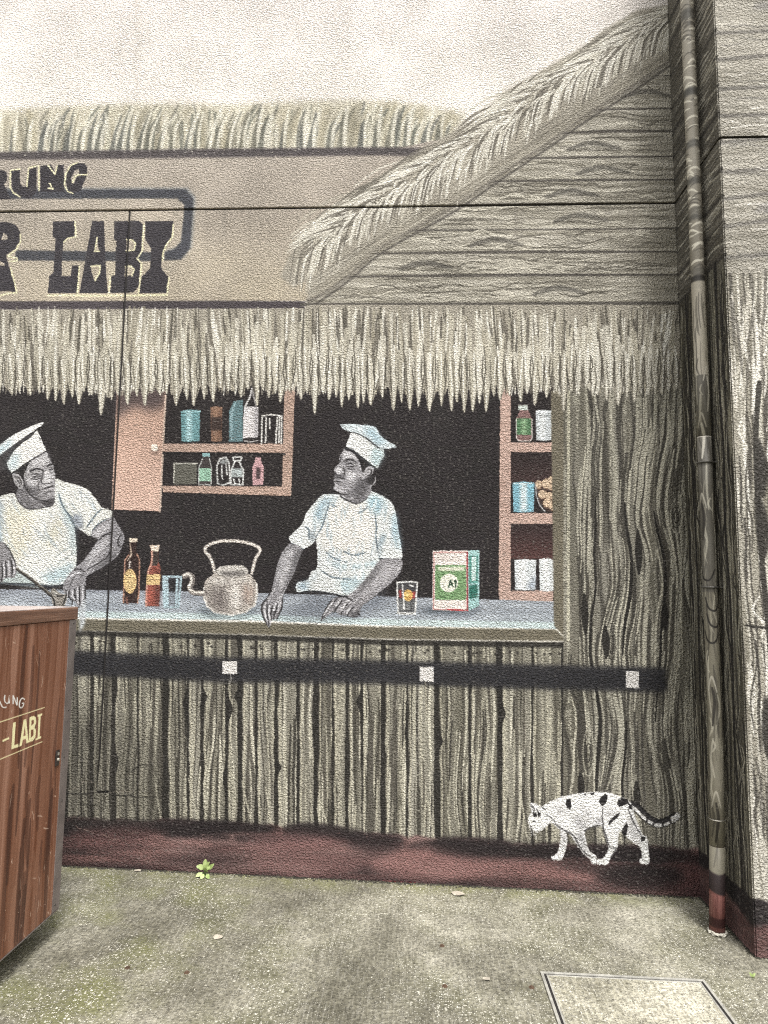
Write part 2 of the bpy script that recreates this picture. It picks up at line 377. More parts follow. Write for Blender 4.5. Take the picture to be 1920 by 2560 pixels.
for pts in ([(440, 515), (1500, 515), (1490, 595), (435, 585)], [(432, 880), (1480, 885), (1545, 900), (1545, 968), (440, 935)], [(1490, 0), (1582, 0), (1548, 965), (1470, 900)]):
    M.poly(cb(pts), (172, 136, 116), 1, 0); M.poly(cb(pts), (196, 162, 142), 0.6, 0, dry=0.62)
    part('shelf', cb(pts) if pts[0][1] else cb([(1490, 90), (1576, 90), (1548, 965), (1470, 900)]), 3, None, di)
M.stroke(cb([(440, 598), (1490, 604)]), 6, (30, 26, 26), 0.9, 0, False)
def tin(c, x0, y0, x1, y1, base, hi, hx=0.42, name='painted_tin', lvl=3, par=None):
    q = [(x0, y0 + 10), ((x0 + x1) / 2, y0), (x1, y0 + 10), (x1 - 6, y1 - 6), ((x0 + x1) / 2, y1), (x0 + 6, y1 - 6)]
    M.poly(c(q), base, 1, 0)
    xm = x0 + (x1 - x0) * hx
    M.poly(c(rect(xm - (x1 - x0) * 0.16, y0 + 14, xm + (x1 - x0) * 0.16, y1 - 10)), hi, 0.85, 2, dry=0.3)
    M.stroke(c([(x0, y0 + 12), ((x0 + x1) / 2, y0 + 16), (x1, y0 + 12)]), 3, shade(hi, 10), 0.8, 0.3)
    part(name, c(q), lvl, None, par)
tin(cb, 595, 220, 762, 500, (92, 146, 152), (160, 205, 210), par=di)
tin(cb, 850, 190, 955, 500, (126, 88, 66), (158, 116, 88), par=di, name='painted_jar'); M.poly(R4(cb, 856, 285, 950, 400), (56, 42, 38), 0.9, 1)
M.poly(cb([(1012, 500), (1010, 240), (1050, 150), (1130, 135), (1130, 500)]), (88, 124, 130), 1, 0); M.stroke(cb([(1030, 480), (1030, 250), (1062, 160)]), 8, (140, 176, 182), 0.7, 0.4)
part('painted_bottle', cb([(1012, 500), (1010, 240), (1050, 150), (1130, 135), (1130, 500)]), 3, None, di)
M.poly(cb([(1140, 195), (1265, 195), (1262, 460), (1130, 470)]), (206, 200, 200), 1, 0); M.stroke(cb([(1150, 190), (1190, 110), (1205, 40)]), 5, (216, 214, 210), 0.9, 0.2, False); M.stroke(cb([(1240, 180), (1222, 100), (1210, 40)]), 4, (200, 196, 192), 0.7, 0.3, False); M.stroke(cb([(1140, 490), (1200, 500), (1260, 485)]), 4, (210, 208, 205), 0.8, 0.2)
M.poly(R4(cb, 1232, 210, 1262, 460), (150, 146, 150), 0.7, 2)
part('painted_bottle', cb([(1140, 195), (1185, 110), (1225, 110), (1265, 195), (1262, 490), (1130, 500)]), 3, None, di)
for st in ([(1290, 510), (1295, 275), (1370, 262), (1465, 275), (1460, 510)], [(1325, 500), (1330, 290)], [(1415, 510), (1425, 290)], [(1440, 500), (1446, 280)], [(1360, 300), (1362, 380)]):
    M.stroke(cb(st), 4.5, (218, 216, 208), 0.95, 0.2, False)
part('painted_glass', cb([(1290, 510), (1295, 275), (1370, 262), (1465, 275), (1460, 510)]), 3, None, di)
M.poly(R4(cb, 530, 682, 732, 868), (96, 95, 84), 1, 0, dry=0.1); M.stroke(cb([(532, 845), (535, 684), (735, 684)]), 3.5, (196, 194, 180), 0.9, 0.2, False); part('painted_box', R4(cb, 530, 682, 732, 868), 3, None, di)
M.poly(cb([(780, 598), (845, 598), (843, 628), (782, 628)]), (132, 186, 188), 1); M.poly(cb([(785, 632), (838, 632), (858, 700), (855, 870), (745, 870), (750, 710)]), (66, 60, 58), 1); M.poly(R4(cb, 748, 728, 856, 840), (136, 190, 158), 1); M.stroke(cb([(785, 640), (750, 715), (748, 868), (855, 868), (857, 705), (838, 640)]), 3, (206, 210, 204), 0.8, 0.3, False)
part('painted_bottle', cb([(780, 598), (845, 598), (858, 700), (855, 870), (745, 870), (750, 710)]), 3, None, di)
for st in ([(935, 640), (985, 632), (1010, 680), (1018, 850), (960, 872), (910, 855), (905, 700), (935, 640)], [(945, 700), (950, 820)], [(985, 690), (990, 780)], [(1040, 630), (1120, 628), (1110, 660), (1050, 660), (1045, 630)], [(1060, 665), (1030, 740), (1025, 865), (1130, 865), (1132, 740), (1095, 665)], [(1050, 820), (1060, 860)], [(1095, 820), (1100, 862)]):
    M.stroke(cb(st), 4.2, (206, 208, 204), 0.95, 0.15, False)
M.poly(cb([(1035, 730), (1125, 730), (1128, 805), (1030, 805)]), (176, 190, 188), 0.9, 1, dry=0.3); M.poly(cb([(940, 650), (1000, 650), (1005, 690), (930, 690)]), (176, 184, 182), 0.7, 1, dry=0.3)
part('painted_jar', cb([(935, 640), (985, 632), (1010, 680), (1016, 850), (960, 872), (910, 855), (905, 700)]), 3, None, di)
part('painted_bottle', cb([(1040, 630), (1120, 628), (1132, 740), (1130, 865), (1025, 865), (1030, 740)]), 3, None, di)
pk = [(1240, 632), (1285, 632), (1290, 670), (1312, 720), (1306, 870), (1215, 875), (1212, 720), (1235, 670)]
M.poly(cb(pk), (198, 146, 150), 1); M.poly(cb([(1245, 720), (1280, 720), (1280, 820), (1245, 820)]), (60, 44, 46), 0.9, 1); part('painted_bottle', cb(pk), 3, None, di)

# --- shelf unit at the right of the opening
rs = crop(1230, 960, 0.28944)
M.poly(R4(rs, 60, 0, 560, 1900), (44, 36, 36), 1)
M.grad(R4(rs, 150, 585, 540, 850), (48, 38, 38), (74, 52, 50), 1); M.grad(R4(rs, 150, 1205, 540, 1510), (52, 40, 40), (92, 54, 50), 1)
si = part('painted_shelf_unit', rs([(76, 110), (520, 110), (525, 1885), (60, 1885)]), 2, 'painted pinkish shelf unit beside the wooden post')
for pts in (rect(150, 505, 520, 588), rect(150, 1115, 530, 1208), [(58, 1785), (528, 1785), (528, 1885), (70, 1885)], [(72, -40), (162, -40), (160, 1800), (56, 1830)]):
    M.poly(rs(pts), (190, 150, 132), 1); M.poly(rs(pts), (208, 172, 154), 0.6, 0, dry=0.6)
    part('shelf', rs([(72, 110), (162, 110), (160, 1800), (56, 1830)] if pts[0][1] < 0 else pts), 3, None, si)
gb = [(222, 180), (308, 180), (310, 225), (335, 275), (345, 300), (345, 470), (325, 492), (225, 492), (206, 470), (206, 300), (235, 240)]
M.poly(rs(gb), (140, 100, 96), 1); M.poly(R4(rs, 222, 180, 308, 226), (190, 200, 190), 1); M.poly(R4(rs, 206, 296, 338, 438), (82, 132, 84), 1); M.poly(R4(rs, 250, 300, 300, 434), (150, 190, 136), 0.7, 2, dry=0.3); M.stroke(rs([(206, 300), (208, 465), (228, 490), (325, 490), (344, 468), (343, 300)]), 3, (222, 214, 206), 0.8, 0.2, False)
part('painted_bottle', rs(gb), 3, None, si)
tin(rs, 375, 222, 520, 490, (196, 204, 206), (226, 230, 230), par=si); M.stroke(rs([(380, 268), (450, 275), (505, 266)]), 4, (130, 134, 134), 0.7, 0.2)
tin(rs, 176, 842, 366, 1110, (120, 186, 208), (222, 234, 234), 0.5, par=si)
M.poly(rs([(372, 860), (520, 790), (540, 800), (540, 1110), (470, 1100), (400, 1010)]), (70, 52, 46), 1)
for x, y, rx, ry in ((402, 872, 30, 42), (470, 862, 44, 48), (520, 830, 38, 36), (512, 890, 26, 32), (440, 955, 44, 42), (500, 970, 40, 36), (482, 1030, 46, 44), (520, 1066, 30, 30)):
    c = rs([(x, y)])[0]; M.ell(c[0], c[1], rx * 0.29, ry * 0.29, (128, 92, 66)); M.ell(c[0] - 1, c[1] - 1, rx * 0.25, ry * 0.25, (222, 190, 152), 1, 0, 0.2)
    M.stroke([(c[0] - 3, c[1] - ry * .2), (c[0], c[1] + ry * .2)], 2, (150, 110, 80), 0.7)
M.stroke(rs([(372, 870), (380, 960), (412, 1050), (455, 1100)]), 3, (196, 196, 196), 0.9, 0.1, False)
part('painted_basket', rs([(372, 850), (420, 830), (520, 790), (525, 1105), (470, 1100), (400, 1030)]), 3, None, si)
tin(rs, 192, 1510, 380, 1782, (206, 212, 214), (232, 234, 232), 0.35, par=si); M.poly(rs([(300, 1760), (372, 1640), (376, 1775)]), (150, 164, 182), 0.8, 3)
tin(rs, 405, 1502, 540, 1792, (214, 220, 220), (234, 236, 234), par=si)

# --- counter top
ctr = [(-900, 1478), (0, 1473), (215, 1474), (600, 1481), (960, 1491), (1240, 1499), (1395, 1504), (1395, 1572), (960, 1563), (600, 1549), (280, 1545), (0, 1538), (-900, 1520)]
M.grad(ctr, (140, 146, 158), (172, 184, 192), 1)
m, b = M.mask(ctr); gx, gz = M.grid(b); M.lay(m * np.clip(fbm(gx / 0.3, gz / 0.03, 8) * 2 - 0.75, 0, 1), b, col((196, 206, 214)), 0.6)
M.stroke([(-900, 1510), (0, 1530), (280, 1537), (600, 1541), (960, 1555), (1390, 1563)], 15, (196, 218, 216), 0.9, 0.2, False, 1)
kh = [(-900, 1526), (0, 1543), (280, 1550), (600, 1555), (960, 1568), (1388, 1574), (1420, 1602), (960, 1596), (600, 1584), (280, 1578), (0, 1572), (-900, 1550)]
M.poly(kh, (104, 97, 77), 1, 1); M.poly(kh, (126, 118, 95), 0.6, 0, dry=0.58)
ci = part('painted_counter', [(-440, 1475)] + ctr[1:7] + [(1382, 1504), (1386, 1574), (1420, 1602)] + kh[7:11] + [(-440, 1560)], 1, 'painted blue-grey counter top with khaki front edge')
jamb = rs([(508, 60), (640, 60), (660, 2220), (535, 2085)])
M.poly(jamb, (108, 100, 80), 1, 1); M.poly(jamb, (130, 121, 98), 0.6, 0, dry=0.5)
part('painted_jamb', rs([(526, 130), (636, 130), (655, 2205), (535, 2085)]), 1)

# --- planks of the stall front and the corner post
def planks(S_, xs, top, bot, base, lightc, darkc, seed, amp=1.0, reg=True, gapw=(9, 20), grain=1.0):
    for i, (xa, xb) in enumerate(zip(xs, xs[1:])):
        t0 = top((xa + xb) / 2); t1 = bot((xa + xb) / 2)
        q = [(xa, t0), (xb, t0), (xb + (xb - 960) * 0.00, t1), (xa, t1)]
        m, b = S_.mask(q)
        if m is None: continue
        gx, gz = S_.grid(b); sd_ = seed + i * 1.7
        tone = U(-14, 12)
        wx = gx + amp * (0.05 * (fbm(gx / 0.10, gz / 0.55, sd_) - 0.5) + 0.022 * (fbm(gx / 0.05, gz / 0.16, sd_ + 5) - 0.5))
        r = vnoise(wx / 0.014, gz / 0.9, sd_); r2 = vnoise(wx / 0.03, gz / 0.6, sd_ + 2)
        c = col(shade(base, tone)) + (r2[..., None] - 0.5) * 0.13 * grain
        lm = np.clip((r - 0.60) * 6, 0, 1)[..., None] * np.clip((S_.dry[b[0]:b[1], b[2]:b[3]] - 0.34) * 6, 0, 1)[..., None]
        c = c + (col(lightc) - c) * lm * 0.75 * grain
        dm = np.clip((0.36 - r) * 7, 0, 1)[..., None]
        c = c + (col(darkc) - c) * dm * 0.75 * grain
        S_.lay(m, b, c, 1)
        yield i, xa, xb, t0, t1
ftop = lambda x: lerp_line([(-900, 1550), (0, 1574), (280, 1580), (600, 1588), (960, 1600), (1420, 1606), (1800, 1610)], x)
fbot = lambda x: lerp_line([(-900, 2030), (160, 2062), (400, 2066), (900, 2096), (1300, 2122), (1745, 2135), (1900, 2140)], x) + 30
xs = [-560]
gaps = [345, 414, 470, 505, 566, 600, 640, 690, 745, 790, 832, 868, 905, 958, 1018, 1093, 1174, 1249, 1330, 1408]
while xs[-1] < 300: xs.append(xs[-1] + U(44, 72))
xs = [x for x in xs if x < 322] + gaps
BASE, LT, DK = (140, 135, 117), (190, 184, 158), (78, 73, 63)
for i, xa, xb, t0, t1 in planks(M, xs, ftop, fbot, BASE, LT, DK, 20):
    if xb > -100:
        part('painted_plank', [(xa + 5, t0 + 2), (xb - 5, t0 + 2), (xb - 5, t1 - 34), (xa + 5, t1 - 34)], 1)
for k in range(520):                                            # long brush lines that follow the grain
    x = U(-380, 1405); t0, t1 = ftop(x), fbot(x) - 26; y = U(t0 + 6, t1 - 60); L = min(U(70, 330), t1 - y)
    grain(M, x, y, L, U(3, 7), rnd.choice([LT, LT, (216, 210, 184), (70, 66, 56), (58, 54, 47), (92, 86, 74)]), 0.85, 0.40, 2, 0.6)
for j, x in enumerate(xs):                                      # dark gaps between the planks
    t0, t1 = ftop(x), fbot(x); w = U(4.5, 8) if j % 2 else U(2.4, 4.5); n = 12
    le = [(x - w * U(0.7, 1.15) + U(-1.5, 1.5), t0 + (t1 - t0) * k / (n - 1)) for k in range(n)]; ri = [(x + w * U(0.6, 1.2) + U(-1.5, 1.5), t0 + (t1 - t0) * k / (n - 1)) for k in range(n)]
    M.poly(le + ri[::-1], (44, 41, 36), 0.93, 0, 0.08)
    M.stroke(curve([(a + 4, c_) for a, c_ in ri]), 4, (200, 193, 164), 0.75, 0.38, False)
    for q in range(2):
        if rnd.random() < 0.40:                                 # a split that opens in the wood
            y = U(t0 + 110, t1 - 170); L = U(50, 130); s = rnd.choice([-1, 1]); b_ = U(6, 16)
            M.poly(loop([(x, y), (x + s * b_ * .4, y + L * .25), (x + s * b_, y + L * 0.5), (x + s * b_ * .6, y + L * 0.72), (x, y + L), (x - s * 2, y + L * 0.5)]), (42, 39, 35), 0.92, 0, 0.08)
for j, x in enumerate(xs[1:]):                                  # pale V-shaped feet
    if rnd.random() < 0.5:
        b_ = fbot(x) - 32; M.stroke([(x - U(26, 40), b_ - U(90, 180)), (x - U(10, 22), b_ - 40), (x - U(4, 12), b_)], 5, LT, 0.85, 0.35)
M.stroke([(-900, 1556), (0, 1578), (280, 1585), (600, 1592), (960, 1605), (1415, 1612)], 13, (40, 37, 33), 0.85, 0.2, False, 1)
for k in range(46):                                             # nail heads under the edge
    x = U(180, 1400); M.ell(x, ftop(x) + 26 + U(-4, 6), 3.5, 3.5, (48, 44, 38), 0.8)
# the post at the right
ptop = lambda x: 930
pbot = lambda x: fbot(x)
px_ = [1408, 1484, 1565, 1649, 1760]
PB, PL, PD = (124, 119, 103), (180, 175, 153), (70, 66, 58)
for i, xa, xb, t0, t1 in planks(M, px_, ptop, pbot, PB, PL, PD, 60, 1.5):
    part('painted_plank', [(xa + 5 + (18 if i == 0 else 0), 980), (min(xb, 1725) - 5, 980), (min(xb, 1738) - 5, t1 - 34), (xa + 5, t1 - 34), (xa + 5, 1612)] if i == 0 else [(xa + 5, 960), (min(xb - 5, 1704), 960), (min(xb - 5, 1738), t1 - 34), (xa + 5, t1 - 34)], 1)
for k in range(430):
    x = U(1420, 1748); y = U(940, 2060); L = min(U(80, 340), fbot(x) - 26 - y)
    if L < 25 or (y < 1612 and x < 1444): continue
    grain(M, x, y, L, U(3, 7), rnd.choice([PL, PL, (204, 198, 172), PD, PD, (76, 71, 61)]), 0.85, 0.36, 7, 1.15)
for j, x in enumerate([1484, 1565, 1649]):
    for q in range(3):
        y0_ = U(960, 1500) + q * 220; L = U(200, 420)
        grain(M, x, y0_, min(L, fbot(x) - 20 - y0_), U(5, 9), (40, 37, 33), 0.92, 0.08, 7, 1.15)
for (x, y, rx, ry) in ((1528, 1610, 9, 40), (1690, 1290, 10, 28), (1470, 1880, 9, 40)):
    for q, cc in ((1.5, PL), (1.0, PD), (0.6, (44, 40, 36))):
        M.stroke(curve([(x + rx * q * math.cos(t), y + ry * q * math.sin(t)) for t in np.linspace(-1.2, 2 * math.pi - 1.9, 11)], 2), 3.5, cc, 0.8, 0.25, True)
for x, y, L in ((1512, 1560, 90), (1594, 1320, 120), (1450, 1930, 70), (1590, 1950, 80), (1660, 1500, 80), (1460, 1480, 110)):
    M.poly(loop([(x, y), (x + 12, y + L * .5), (x + 3, y + L), (x - 7, y + L * .5)]), (40, 37, 33), 0.92, 0, 0.1)
M.stroke([(1421, 960), (1420, 1300), (1420, 1600)], 7, (206, 200, 170), 0.8, 0.35, False)

# --- fringe of thatch over the opening
tips = [(x * 0.5787, 700 + y * 0.5787) for x, y in ((50, 500), (130, 500), (205, 520), (240, 525), (275, 540), (340, 540), (395, 500), (435, 585), (480, 520), (550, 540), (625, 545), (690, 500), (760, 545), (835, 545), (920, 530), (985, 480), (1040, 510), (1110, 545), (1160, 510), (1210, 530), (1300, 520), (1358, 580), (1420, 520), (1475, 550), (1545, 555), (1600, 545))]
tips += [(960 + x * 0.5787, 700 + y * 0.5787) for x, y in ((40, 565), (110, 565), (195, 570), (290, 565), (345, 575), (382, 570), (440, 570), (500, 520), (590, 530), (650, 545), (700, 510), (775, 570), (840, 490), (900, 500), (960, 520), (1010, 545), (1080, 530), (1140, 500), (1200, 500), (1260, 480))]
tips = [(-620 + 42 * k, 990 + U(-14, 18)) for k in range(15)] + tips
out = [(-640, 768)]
low = []
for (a, b_), nx in zip(tips, tips[1:] + [(1704, 950)]):
    w = min(26, max(10, (nx[0] - a) * 0.5))
    low += [(a - w * 0.55, 966 + U(-8, 6)), (a - 3, b_ - 6), (a + 1, b_), (a + 4, b_ - 8)]
low.sort(key=lambda p: p[0])
tips2 = [((a + c) / 2 + U(-5, 5), min(b_, d) - U(4, 22)) for (a, b_), (c, d) in zip(tips, tips[1:]) if c - a > 26]
for a, b_ in tips2: low += [(a - 8, 964 + U(-6, 4)), (a, b_), (a + 8, 962 + U(-6, 4))]
low.sort(key=lambda p: p[0])
fr = [(-640, 776), (0, 774), (540, 772), (762, 770), (768, 762), (1300, 762), (1696, 762), (1712, 960)] + low[::-1] + [(-640, 960)]
M.poly(fr, (166, 158, 139), 1, 0)
for k in range(1500):
    x = U(-620, 1700); y0 = 766 + U(0, 1) ** 1.4 * 170; L = min(U(80, 215), 978 - y0 + U(-14, 10))
    lean = (vnoise(np.array([x / 95.]), np.array([y0 / 200.]), 4)[0] - 0.55) * 0.5 + U(-0.06, 0.06)
    if L < 24 or not -640 < x + lean * L < 1704: continue
    pts = curve([(x, y0), (x + lean * L * 0.3 + U(-3, 3), y0 + L * 0.5), (x + lean * L, y0 + L)], 4)
    q = rnd.random()
    cc = rnd.choice([(96, 90, 78), (118, 111, 97)]) if q < 0.36 else (166, 157, 134) if q < 0.52 else rnd.choice([(222, 216, 197), (232, 228, 212), (204, 197, 174)])
    M.stroke(pts, U(3.6, 8.5), cc, 0.9, 0.34, True)
for a, b_ in tips + tips2:                                              # each hanging blade
    w_ = U(8, 13); y0 = U(835, 880); d_ = U(-8, 8)
    M.poly(loop([(a + d_, y0), (a + d_ * .6 + w_, y0 + (b_ - y0) * .45), (a + 2, b_), (a + d_ * .6 - w_, y0 + (b_ - y0) * .45)], 4), rnd.choice([(206, 199, 177), (190, 183, 160), (218, 212, 192)]), 0.85, 0, 0.2)
    M.stroke(curve([(a + d_ + w_ * .5, y0 + 20), (a + d_ * .6 + w_, y0 + (b_ - y0) * .5), (a + 3, b_ - 4)], 4), 3.2, (88, 82, 70), 0.85, 0.15)
    for q in range(2):
        x = a + U(-9, 9); y0 = U(780, 890)
        M.stroke(curve([(x + U(-9, 9), y0), (x, (y0 + b_) / 2), (a + U(-2, 2), b_ - U(0, 6))], 4), U(7, 12), rnd.choice([(200, 192, 168), (214, 208, 188), (176, 168, 145)]), 0.8, 0.3, 'tip')
    M.stroke([(a + U(-7, 7), U(860, 910)), (a + U(-4, 4), b_ - 40), (a, b_ - 2)], 4, (236, 232, 216), 0.9, 0.3, 'tip')
    M.stroke([(a + 10, 890), (a + 7, 930), (a + 11, 960)], 4, (84, 78, 66), 0.8, 0.2)
    M.stroke([(a - 9, 900), (a - 8, 935), (a - 4, b_ - 22)], 3.2, (96, 90, 76), 0.7, 0.25)
fi = [p for p in fr if p[0] > -450]
part('painted_thatch_fringe', [(-440, 776)] + [p for p in fr[1:7]] + [(1703, 955)] + [p for p in low[::-1] if -430 < p[0] < 1690] + [(-440, 960)], 2, 'painted fringe of pale thatch hanging over the opening')

# --- black rail painted across the planks, with bare white squares
band = [(-900, 1600), (190, 1630), (550, 1647), (960, 1654), (1300, 1664), (1662, 1673), (1664, 1727), (1300, 1718), (960, 1706), (550, 1702), (190, 1684), (-900, 1656)]
M.poly(band, (40, 39, 43), 0.97, 5); M.poly([(x, y + (4 if i > 5 else -4)) for i, (x, y) in enumerate(band)], (44, 43, 46), 0.6, 3, dry=0.5); M.poly(band, (54, 54, 60), 0.3, 0, dry=0.66)
bi = part('painted_black_rail', [(-440, 1614)] + band[1:-1] + [(-440, 1668)], 2, 'painted black horizontal rail across the plank front')
for q in ([(556, 1652), (593, 1653), (593, 1685), (556, 1684)], [(1049, 1666), (1085, 1667), (1084, 1705), (1049, 1703)], [(1564, 1677), (1597, 1678), (1597, 1721), (1564, 1719)]):
    M.poly(q, (214, 210, 205), 1, 0); part('white_patch', q, 3, None, bi)
M.stroke([(575, 1685), (578, 1700), (572, 1708)], 4, (180, 176, 168), 0.7, 0.3); M.stroke([(1062, 1704), (1066, 1780)], 4, (170, 160, 130), 0.6, 0.4)

# --- earth-red strip along the ground
etop = lambda x: lerp_line([(-900, 2020), (160, 2046), (400, 2052), (640, 2062), (900, 2082), (1300, 2108), (1745, 2122), (1900, 2126)], x)
ex = list(range(-600, 1781, 20))
ear = [(x, etop(x) + U(-6, 6)) for x in ex] + [(1800, 2420), (-600, 2360)]
m, b = M.mask(ear, 2); gx, gz = M.grid(b)
q = fbm(gx / 0.45, gz / 0.07, 31); top_ = np.clip((0.20 - gx * 0.02 - gz) * 0 + 0, 0, 1)
c = col((98, 66, 63)) * np.ones(gx.shape + (3,), np.float32)
c = c + (col((150, 112, 106)) - c) * np.clip(q * 5 - 2.3, 0, 1)[..., None] * 0.85
c = c + (col((56, 44, 44)) - c) * np.clip(2.0 - q * 4.6, 0, 1)[..., None] * 0.85
M.lay(m, b, c, 1)
for k in range(60):
    x = U(-300, 1740); y = etop(x) + U(6, 34); M.stroke(curve([(x, y), (x + 60, y + U(-5, 5)), (x + U(100, 220), y + 6)]), U(16, 34), (44, 35, 36), 0.7, 0.25, True, 3)
for k in range(70):
    x = U(150, 1700); y = etop(x) + U(40, 100); M.stroke(curve([(x, y), (x + 40, y + U(-4, 4)), (x + U(60, 180), y + 4)]), U(6, 20), rnd.choice([(150, 102, 96), (134, 90, 84), (112, 78, 74)]), 0.55, 0.45, True, 1)
for pts, cc, a in (([(930, 2150), (1060, 2118), (1200, 2140), (1330, 2150), (1500, 2178), (1610, 2180), (1560, 2205), (1300, 2190), (1050, 2192), (940, 2180)], (158, 106, 100), 0.75), ([(600, 2110), (700, 2082), (840, 2096), (800, 2120), (680, 2130)], (146, 98, 94), 0.65), ([(620, 2160), (760, 2140), (900, 2150), (880, 2180), (700, 2185)], (140, 96, 92), 0.6), ([(180, 2080), (330, 2066), (420, 2090), (300, 2110), (190, 2120)], (136, 84, 80), 0.55), ([(1640, 2170), (1745, 2150), (1745, 2230), (1660, 2215)], (120, 72, 70), 0.6), ([(1480, 2192), (1580, 2168), (1700, 2178), (1690, 2212), (1570, 2222)], (40, 32, 33), 0.8), ([(1080, 2120), (1250, 2104), (1420, 2124), (1340, 2146), (1160, 2140)], (44, 35, 36), 0.7), ([(860, 2104), (960, 2090), (1010, 2116), (930, 2136)], (46, 36, 37), 0.7), ([(380, 2150), (520, 2130), (640, 2150), (520, 2172)], (60, 44, 44), 0.6)):
    M.poly(loop(pts, 3), cc, a, 7, dry=0.28)
M.poly([(955, 2201), (1048, 2207), (1048, 2214), (955, 2208)], (150, 40, 40), 0.9, 1, dry=0.2)
part('painted_earth_strip', [(-440, 2040)] + [(x, etop(x)) for x in range(160, 1741, 60)] + [(1743, 2238), (960, 2206), (460, 2176), (160, 2161), (-440, 2132)], 1, 'painted dark red earth strip along the foot of the wall')
# cracks and a patched repair by the joint
ck = crop(160, 1840, 0.217)
for st, w in (([(30, 660), (130, 664), (270, 660), (370, 648)], 5), ([(520, 672), (620, 682), (770, 684), (840, 704), (1130, 698)], 4), ([(720, 405), (780, 395), (860, 340), (920, 322), (1010, 335)], 4), ([(150, 785), (260, 786), (370, 790)], 4), ([(210, 880), (160, 930), (110, 975)], 4), ([(910, 900), (905, 1000), (920, 1060)], 3)):
    M.stroke(ck(st), w * 0.6, (30, 28, 26), 0.85, 0.1, True)
for st in ([(40, 620), (120, 600), (180, 570), (215, 518), (300, 516), (350, 550), (370, 610)], [(520, 650), (600, 640), (680, 630), (740, 640), (800, 618)], [(110, 1000), (160, 1060), (260, 1080), (340, 1110)], [(400, 1110), (440, 1130), (510, 1145), (530, 1190), (600, 1190), (640, 1180), (710, 1195)], [(760, 1130), (800, 1105), (900, 1112)]):
    M.stroke(ck(st), 2.2, (176, 160, 138) if st[0][1] < 900 else (150, 118, 106), 0.8, 0.3)
M.poly(ck([(385, 625), (530, 632), (505, 655), (385, 655)]), (14, 13, 12), 1)

# grime: damp, darker plaster low on the left, and thin runs below the open joint
M.poly([(120, 1740), (330, 1800), (420, 1900), (380, 2060), (120, 2060)], (58, 54, 46), 0.40, 22, dry=0.2)
for k in range(46):
    x = U(-300, 1660); L = U(30, 190); M.stroke([(x, 524), (x + U(-3, 3), 524 + L * .5), (x + U(-3, 3), 524 + L)], U(4, 14), (120, 112, 100), U(0.10, 0.30), 0.1, 'tip', 2)
for k in range(30):
    x = U(-300, 1660); y = U(-60, 120); L = U(60, 260); M.stroke([(x, y), (x, y + L * .5), (x + U(-3, 3), y + L)], U(10, 34), (214, 206, 194), U(0.05, 0.14), 0, True, 4)
# ------------------------------------------------------------------ painted people, crockery and cat
WH, HI, MID, LOWG, DKG = (226, 226, 222), (206, 204, 206), (150, 147, 150), (104, 101, 104), (58, 55, 57)
BLU, DBL = (152, 190, 204), (110, 146, 164)
def hatch(pts, n, cs, w=(2, 4.5), L=(12, 34), ang=0.0, a=0.6, seed=1, dry=0.35):
    """loose short brush marks kept inside an outline."""
    r = random.Random(seed); P = [(p[0], p[1]) for p in pts]
    xs_ = [p[0] for p in P]; ys_ = [p[1] for p in P]
    def inside(x, y):
        k = False; j = len(P) - 1
        for i in range(len(P)):
            if (P[i][1] > y) != (P[j][1] > y) and x < (P[j][0] - P[i][0]) * (y - P[i][1]) / (P[j][1] - P[i][1]) + P[i][0]: k = not k
            j = i
        return k
    for _ in range(n):
        x = r.uniform(min(xs_), max(xs_)); y = r.uniform(min(ys_), max(ys_)); l = r.uniform(*L); t = ang + r.uniform(-0.35, 0.35)
        x2 = x + l * math.cos(t); y2 = y + l * math.sin(t)
        if inside(x, y) and inside(x2, y2):
            M.stroke([(x, y), ((x + x2) / 2 + r.uniform(-2, 2), (y + y2) / 2 + r.uniform(-2, 2)), (x2, y2)], r.uniform(*w), r.choice(cs), a, dry)
def lines(c, sts, w, cc, a=0.9, dry=0.12, taper=True):
    for st in sts: M.stroke(curve(c(st), 4), w, cc, a, dry, taper)

# ---- the person at the left, looking down to his left, stick in hand
p1 = crop(0, 1040, 0.22599)
shirt = p1(loop([(610, 700), (720, 730), (880, 770), (980, 820), (1050, 900), (1130, 1010), (1230, 1040), (1250, 1110), (1130, 1170), (1030, 1250), (1000, 1325), (900, 1270), (830, 1225), (842, 1400), (840, 1680), (720, 1850), (560, 1880), (340, 1815), (180, 1720), (-300, 1840), (-420, 1500), (-330, 1150), (-200, 960), (60, 868), (150, 858), (180, 900), (210, 960), (260, 1010), (330, 1030), (430, 1015), (590, 985), (605, 880)], 3))
i1 = part('painted_person', p1([(610, 690), (880, 765), (1050, 895), (1240, 1040), (1300, 1190), (1380, 1330), (1310, 1540), (1040, 1735), (955, 1780), (940, 2120), (560, 2090), (350, 1850), (0, 1840), (-420, 1760), (-420, 1300), (-200, 960), (60, 868), (180, 860), (130, 640), (75, 525), (0, 440), (-200, 560), (-180, 430), (130, 215), (330, 115), (490, 70), (420, 150), (515, 390), (605, 600)]), 3, 'painted person in white cap and apron at the left end of the counter')
M.poly(shirt, (220, 221, 212), 1, 0)
M.poly(p1([(20, 1000), (230, 1010), (400, 1100), (330, 1400), (200, 1650), (90, 1450), (30, 1250)]), (224, 214, 176), 0.55, 10)
M.poly(p1([(620, 1140), (720, 1150), (640, 1330), (540, 1480), (500, 1420)]), (206, 198, 160), 0.6, 8, dry=0.3)
M.poly(p1([(640, 760), (680, 930), (830, 1150), (842, 1400), (838, 1600), (790, 1450), (760, 1250), (690, 1060), (640, 930)]), BLU, 0.55, 5, dry=0.3)
M.poly(p1([(840, 1080), (890, 1070), (930, 1180), (910, 1265), (830, 1225), (780, 1120)]), (120, 130, 146), 0.8, 4, dry=0.25)
